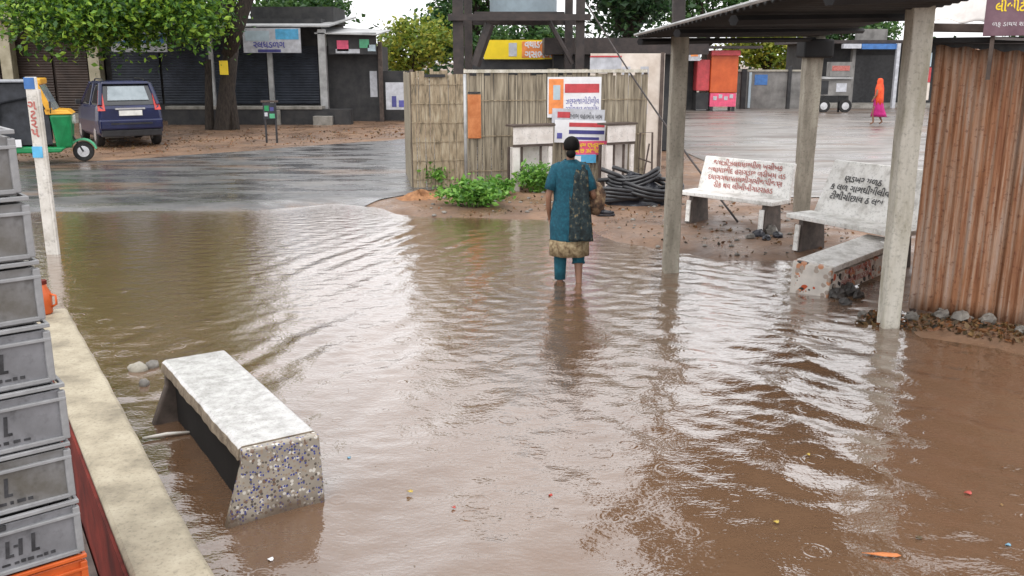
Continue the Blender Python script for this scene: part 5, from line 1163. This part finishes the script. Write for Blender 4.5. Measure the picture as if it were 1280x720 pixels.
Bn.append(('pelvis', limb(-1, 'lh', [(-0.09, 0.0, 0.82, 0.085), (-0.095, 0.02, 0.52, 0.056), (-0.097, 0.0, 0.36, 0.054), (-0.095, -0.03, 0.11, 0.034), (-0.098, -0.02, 0.045, 0.036), (-0.105, 0.10, 0.03, 0.03)])))
Bn.append(('pelvis', limb(1, 'rh', [(0.09, 0.0, 0.82, 0.085), (0.10, 0.05, 0.53, 0.056), (0.11, 0.01, 0.37, 0.056), (0.122, -0.06, 0.13, 0.034), (0.124, -0.065, 0.06, 0.036), (0.135, 0.05, 0.03, 0.03)])))
Bn.append(('chest', limb(-1, 'la', [(-0.145, 0.0, 1.335, 0.056), (-0.20, -0.03, 1.20, 0.044), (-0.235, -0.05, 1.06, 0.036), (-0.235, -0.01, 0.93, 0.030), (-0.222, 0.04, 0.83, (0.022, 0.026)), (-0.22, 0.055, 0.775, (0.018, 0.036))])))
Bn.append(('chest', limb(1, 'ra', [(0.145, 0.0, 1.335, 0.056), (0.215, -0.01, 1.20, 0.044), (0.265, -0.02, 1.06, 0.037), (0.275, 0.09, 1.03, 0.031), (0.26, 0.19, 1.03, (0.022, 0.026)), (0.235, 0.235, 1.02, (0.018, 0.034))])))
for s_, base, dirn, side, cr in (('lf', 'la5', Vector((0.02, 0.02, -1)), Vector((0, 1, 0.1)), Vector((0.35, 0.1, 0))), ('rf', 'ra5', Vector((-0.75, 0.45, -0.2)), Vector((0.2, 0.3, 1)), Vector((0, -0.6, -0.3)))):
    o_ = Vector(J[base][:3])
    for k, (off_, ln_) in enumerate(((-0.026, 0.055), (-0.009, 0.068), (0.009, 0.072), (0.026, 0.064))):
        a = o_ + side.normalized() * off_ + dirn.normalized() * 0.02; m_ = a + dirn.normalized() * ln_ * 0.55; e_ = m_ + (dirn.normalized() + cr).normalized() * ln_ * 0.5
        Bn.append((base, limb(0, f'{s_}{k}', [(*a, 0.0085), (*m_, 0.0075), (*e_, 0.006)])))
    a = Vector(J[base[:-1] + '4'][:3]).lerp(o_, 0.5) + side.normalized() * 0.032; m_ = a + (dirn.normalized() * 0.8 + side.normalized() * 0.6) * 0.03
    Bn.append((base, limb(0, f'{s_}t', [(*a, 0.010), (*m_, 0.008), (*(m_ + dirn.normalized() * 0.025), 0.006)])))
skin('body', J, Bn, M['skin'], wm, 2)
for s in (-1, 1):
    MB().ball((0.018 + s * 0.032, 0.098, 1.585), 0.012, 8, 6).build('eye', M['eye'], wm, smooth=True)
    MB().ball((0.012 + s * 0.082, 0.015, 1.56), (0.012, 0.022, 0.032), 8, 6).build('ear', M['skin'], wm, smooth=True)
b = MB(); b.ball((0.022, 0.103, 1.525), (0.022, 0.008, 0.007), 8, 6); b.build('mouth', M['red_paint'], wm, smooth=True)
b = MB()
hc = Vector((0.012, 0.0, 1.585))
def hair(u, v):
    a = 2 * PI * u; th = v * PI * 0.70; front = max(0, math.sin(a)); th *= (1 - 0.48 * front)
    return hc + Vector((0.086 * math.sin(th) * math.cos(a), (0.102 if math.sin(a) < 0 else 0.112) * math.sin(th) * math.sin(a), 0.085 * math.cos(th)))
b.grid(hair, 28, 12); b.ball((0.01, -0.075, 1.50), (0.050, 0.045, 0.040), 14, 9); b.build('hair', M['hair'], wm, smooth=True, solid=0.008)
b = MB(); prof = [(1.435, 0.062, 0.056), (1.405, 0.10, 0.072), (1.375, 0.158, 0.092), (1.32, 0.188, 0.112), (1.22, 0.182, 0.120), (1.10, 0.172, 0.118), (1.02, 0.172, 0.122), (0.92, 0.196, 0.142), (0.80, 0.205, 0.155), (0.68, 0.208, 0.160), (0.60, 0.210, 0.164)]
b.loft([ell(0, -0.008, z, a, c, 48, 0.014 + 0.035 * max(0, (1.05 - z)) / 0.45, 7, z * 4) for z, a, c in prof], cap=False); tu = b.build('tunic', M['teal'], wm, smooth=True, solid=0.010)
tm = tu.modifiers.new('sub', 'SUBSURF'); tm.levels = 2; tm.render_levels = 2; tu.modifiers.move(1, 0)
tx = bpy.data.textures.new('cloth_folds', 'CLOUDS'); tx.noise_scale = 0.085; td = tu.modifiers.new('folds', 'DISPLACE'); td.texture = tx; td.strength = 0.022; td.mid_level = 0.5; tu.modifiers.move(2, 1)
b = MB(); b.loft([ell(0, -0.008, z, a, c, 48, wv, 7, z * 4) for z, a, c, wv in ((0.605, 0.213, 0.167, 0.05), (0.52, 0.214, 0.168, 0.055), (0.435, 0.214, 0.169, 0.06))], cap=False); b.build('tunic_hem', M['hem'], wm, smooth=True, solid=0.010)
for s, n_, e_ in ((-1, 'la', 0.35), (1, 'ra', 0.30)):
    q = [Vector(J[n_ + str(i)][:3]) for i in range(3)]
    b = MB(); b.tube([q[0] + Vector((-s * 0.05, 0, 0.02)), q[0], q[1], q[1].lerp(q[2], 0.55)], [0.062, 0.074, 0.066, 0.062], 14, cap=False); b.build('sleeve', M['teal'], wm, smooth=True, solid=0.006)
for n_, zs, zend in (('lh', 0, 0.17), ('rh', 0, 0.34)):
    q = [Vector(J[n_ + str(i)][:3]) for i in range(4)]
    def at(z):
        for i in range(3):
            if q[i].z >= z >= q[i + 1].z: return q[i].lerp(q[i + 1], (q[i].z - z) / (q[i].z - q[i + 1].z))
        return q[3]
    zz = [0.80, 0.6, 0.5, 0.4, 0.3, zend] if zend < 0.3 else [0.80, 0.6, 0.5, 0.42, 0.37, zend]
    b = MB(); b.tube([at(z) for z in zz], [0.095, 0.085, 0.076, 0.071, 0.066, 0.060 if zend < 0.3 else 0.075], 16, cap=False); b.build('legging', M['teal_dark'], wm, smooth=True, solid=0.006)
b = MB()
path = [Vector((0.06, 0.12, 1.18)), Vector((0.08, 0.10, 1.32)), Vector((0.095, 0.03, 1.408)), Vector((0.10, -0.06, 1.385)), Vector((0.105, -0.135, 1.28)), Vector((0.11, -0.155, 1.1)), Vector((0.125, -0.185, 0.92)), Vector((0.135, -0.205, 0.75)), Vector((0.14, -0.215, 0.62))]
def scarf(u, v):
    s = v * (len(path) - 1); i = min(int(s), len(path) - 2); c = path[i].lerp(path[i + 1], s - i); w_ = 0.06 + 0.075 * v
    return c + Vector(((u - 0.5) * 2 * w_, 0.016 * math.sin(u * 14) + abs(u - 0.5) * 0.05, -0.01 * abs(u - 0.5)))
b.grid(scarf, 12, 40); b.build('scarf', M['scarf'], wm, smooth=True, solid=0.008)
bgm = thing('cloth_bag', 'printed cloth bag bundled under the right arm of the wading woman', 'bag', (WOMAN[0] + 0.270, WOMAN[1] + 0.08, 0.84))
b = MB(); b.loft([ell(0.012 * math.sin(z * 30), 0, z, a, c, 20, 0.06, 5, z * 20) for z, a, c in ((-0.14, 0.04, 0.05), (-0.12, 0.09, 0.10), (-0.02, 0.115, 0.125), (0.08, 0.105, 0.115), (0.16, 0.085, 0.10), (0.20, 0.05, 0.06))]); b.build('bag_body', M['bagcloth'], bgm, smooth=True)
b = MB(); b.tube([(0.0, -0.04, 0.19), (-0.03, -0.07, 0.26), (-0.09, -0.07, 0.34), (-0.125, 0.0, 0.395)], 0.010, 7); b.tube([(0.0, 0.05, 0.19), (-0.06, 0.06, 0.30), (-0.125, 0.0, 0.395)], 0.010, 7); b.build('strap', M['scarf'], bgm, smooth=True)
b = MB(); b.tube([(0.05, -0.06, -0.10), (0.16, -0.05, -0.115), (0.2, -0.05, -0.11)], [0.03, 0.022, 0.012], 8); b.build('dark_flap', M['tarp_black'], bgm, smooth=True)

# ------------------------------------------------------------------ the far woman
fy = 31.3; fx = Q(1097, 130, fy).x
fz = hz(fx, fy) + 0.012
fw = thing('person', 'distant person in orange red veil and magenta skirt crossing the wet yard', 'person', (fx, fy, fz), R(60)); fw.scale = (0.9, 0.9, 0.92)
J2 = {'pelvis': (0, 0, 0.90, (0.13, 0.10)), 'waist': (0, 0, 1.06, 0.11), 'chest': (0, 0, 1.26, (0.13, 0.09)), 'neck': (0, 0, 1.43, 0.045), 'head0': (0, 0.01, 1.50, 0.07), 'head1': (0, 0.015, 1.57, 0.075), 'head2': (0, 0.01, 1.62, 0.05), 'nose': (0, 0.10, 1.54, 0.014)}
B2 = [('pelvis', 'waist'), ('waist', 'chest'), ('chest', 'neck'), ('neck', 'head0'), ('head0', 'head1'), ('head1', 'head2'), ('head1', 'nose')]
J, Bn = J2, B2
Bn.append(('pelvis', limb(-1, 'lh', [(-0.09, 0, 0.82, 0.085), (-0.09, 0.12, 0.48, 0.055), (-0.09, 0.08, 0.10, 0.035), (-0.09, 0.2, 0.03, 0.03)])))
Bn.append(('pelvis', limb(1, 'rh', [(0.09, 0, 0.82, 0.085), (0.09, 0.0, 0.48, 0.055), (0.09, -0.2, 0.13, 0.035), (0.09, -0.1, 0.04, 0.03)])))
Bn.append(('chest', limb(-1, 'la', [(-0.15, 0, 1.34, 0.055), (-0.22, 0.03, 1.08, 0.037), (-0.2, 0.15, 0.90, 0.026), (-0.2, 0.18, 0.82, 0.03)])))
Bn.append(('chest', limb(1, 'ra', [(0.15, 0, 1.34, 0.055), (0.22, -0.05, 1.08, 0.037), (0.2, 0.12, 1.0, 0.026), (0.18, 0.2, 0.98, 0.03)])))
skin('body', J, Bn, M['skin'], fw, 1)
b = MB(); b.loft([ell(0, -0.02 - (1.7 - z) * 0.02, z, a, c, 24, 0.02, 7, z) for z, a, c in ((1.665, 0.03, 0.03), (1.645, 0.075, 0.085), (1.57, 0.095, 0.105), (1.48, 0.10, 0.11), (1.40, 0.16, 0.13), (1.30, 0.215, 0.15), (1.10, 0.21, 0.155), (0.92, 0.20, 0.16), (0.72, 0.17, 0.16))]); b.build('veil', M['coral'], fw, smooth=True)
b = MB(); b.loft([ell(0, -0.10 * (1.05 - z), z, a, c, 28, 0.05, 8, z) for z, a, c in ((1.02, 0.14, 0.12), (0.9, 0.17, 0.15), (0.6, 0.17, 0.19), (0.40, 0.16, 0.25), (0.30, 0.14, 0.28))], cap=False); b.build('skirt', M['magenta'], fw, smooth=True, solid=0.012)

rs = np.random.RandomState(16); n = 3200
lx = rs.uniform(-15, -3.2, n); ly = 24.6 + (lx + 9) * 0.55 + rs.normal(size=n) * 2.2
ok = (ly > 22.0 + (lx + 9) * 0.75 + 0.2) & (ly < 31) & (wob(lx, ly, 2.2, 61) + 0.4 * rs.normal(size=n) > 0.02); lx, ly = lx[ok], ly[ok]
V, Fq = leaves(rs, np.stack([lx, ly, hgt(lx[None], ly[None])[0] + 0.012], 1), 0.07); tag(np_mesh('fallen_leaves', V, Fq, M['litter'], False), 'fallen brown leaves and scraps strewn over the verge under the big tree', 'leaf litter', kind='stuff')
n = 900; lx = rs.uniform(-1.6, 4.6, n); ly = rs.uniform(10.6, 16.2, n); lz = hgt(lx[None], ly[None])[0]; ok = lz > 0.01
V, Fq = leaves(rs, np.stack([lx, ly, lz + 0.012], 1)[ok], 0.05); tag(np_mesh('mud_litter', V, Fq, M['litter'], False), 'twigs and leaf scraps on the mud round the benches and fence', 'leaf litter', kind='stuff')
V = []; 
b = MB()
for _ in range(260):
    x_, y_ = rs.uniform(-1.4, 4.4), rs.uniform(10.6, 16.0); z_ = hz(x_, y_)
    if z_ > 0.0: s_ = rs.uniform(0.012, 0.04); b.ball((x_, y_, z_ + s_ * 0.2), (s_, s_ * rs.uniform(0.6, 1), s_ * 0.6), 6, 4)
tag(b.build('pebbles', M['stone'], None), 'small pebbles scattered on the mud round the benches', 'pebbles', kind='stuff')
# tiny leaves and straw floating on the flood
rs = np.random.RandomState(15); n = 420
fx_ = rs.uniform(-5, 4.2, n); fy_ = 3.2 + 9.5 * rs.uniform(0, 1, n) ** 1.2
fx_[:140] = 3.0 + rs.normal(size=140) * 0.45; fy_[:140] = 7.6 + rs.normal(size=140) * 0.7
ok = hgt(fx_[None], fy_[None])[0] < -0.02; fx_, fy_ = fx_[ok], fy_[ok]
V, Fq = leaves(rs, np.stack([fx_, fy_, np.full(len(fx_), 0.010)], 1), 0.022); V[:, 2] = 0.010 + (V[:, 2] - 0.010) * 0.25
tag(np_mesh('floating_leaves', V, Fq, M['litter'], False), 'tiny brown leaves and straw scattered on the flood water', 'leaf litter', kind='stuff')
# ------------------------------------------------------------------ floating scraps
SC = [(1210, 616, 'sign_red', 'red plastic scrap floating at the right of the flood', 0.028), (1100, 693, 'orange_print', 'long orange peel floating near the bottom right corner', 0.05), (512, 614, 'sign_yellow', 'yellow wrapper floating right of the nearest bench', 0.022), (970, 652, 'sign_yellow', 'pale yellow leaf scrap floating left of the orange peel', 0.02),
      (1260, 681, 'sign_cyan', 'blue bottle cap floating at the right edge of the flood', 0.018), (436, 572, 'sign_cyan', 'pale cyan scrap floating just right of the nearest bench', 0.016), (1010, 568, 'sign_yellow', 'yellow scrap floating in the middle right of the flood', 0.018), (688, 619, 'sign_pink', 'pink scrap floating in the middle of the flood', 0.016), (567, 634, 'sign_red', 'small red scrap floating in the middle of the flood', 0.016), (338, 699, 'white', 'white paper scrap floating below the nearest bench', 0.022),
      (1045, 402, 'white', 'white scrap floating by the spotted bench', 0.02), (1148, 672, 'litter', 'brown leaf floating above the orange peel', 0.02)]
M['scrap_yellow'] = stain('muddy_yellow_wrapper', (0.22, 0.14, 0.05), (0.62, 0.46, 0.08), 40, 0.4); M['scrap_red'] = stain('muddy_red_plastic', (0.25, 0.05, 0.03), (0.52, 0.06, 0.05), 40, 0.4); M['scrap_blue'] = stain('muddy_blue_plastic', (0.10, 0.18, 0.24), (0.18, 0.40, 0.55), 40, 0.4)
MUD = {'sign_yellow': 'scrap_yellow', 'sign_red': 'scrap_red', 'sign_cyan': 'scrap_blue', 'sign_pink': 'scrap_red'}
for px, py, m_, lb, s in SC:
    m_ = MUD.get(m_, m_)
    s *= 0.85; q = P(px, py, 0.009); b = MB(); ex = 2.2 if s > 0.03 else 1.0
    poly = [(s * ex * math.cos(a) * rnd.uniform(0.7, 1.1), s * 0.75 * math.sin(a) * rnd.uniform(0.7, 1.1) / (1.8 if ex > 1 else 1), 0.004 * math.sin(2 * a)) for a in [2 * PI * k / 9 for k in range(9)]]
    b.prism(poly, (0, 0, 0.003)); o = b.build('floating_scrap', M[m_], None); o.location = q; o.rotation_euler.z = rnd.uniform(-0.3, 0.3); tag(o, lb, 'litter', 'scraps floating on the flood')
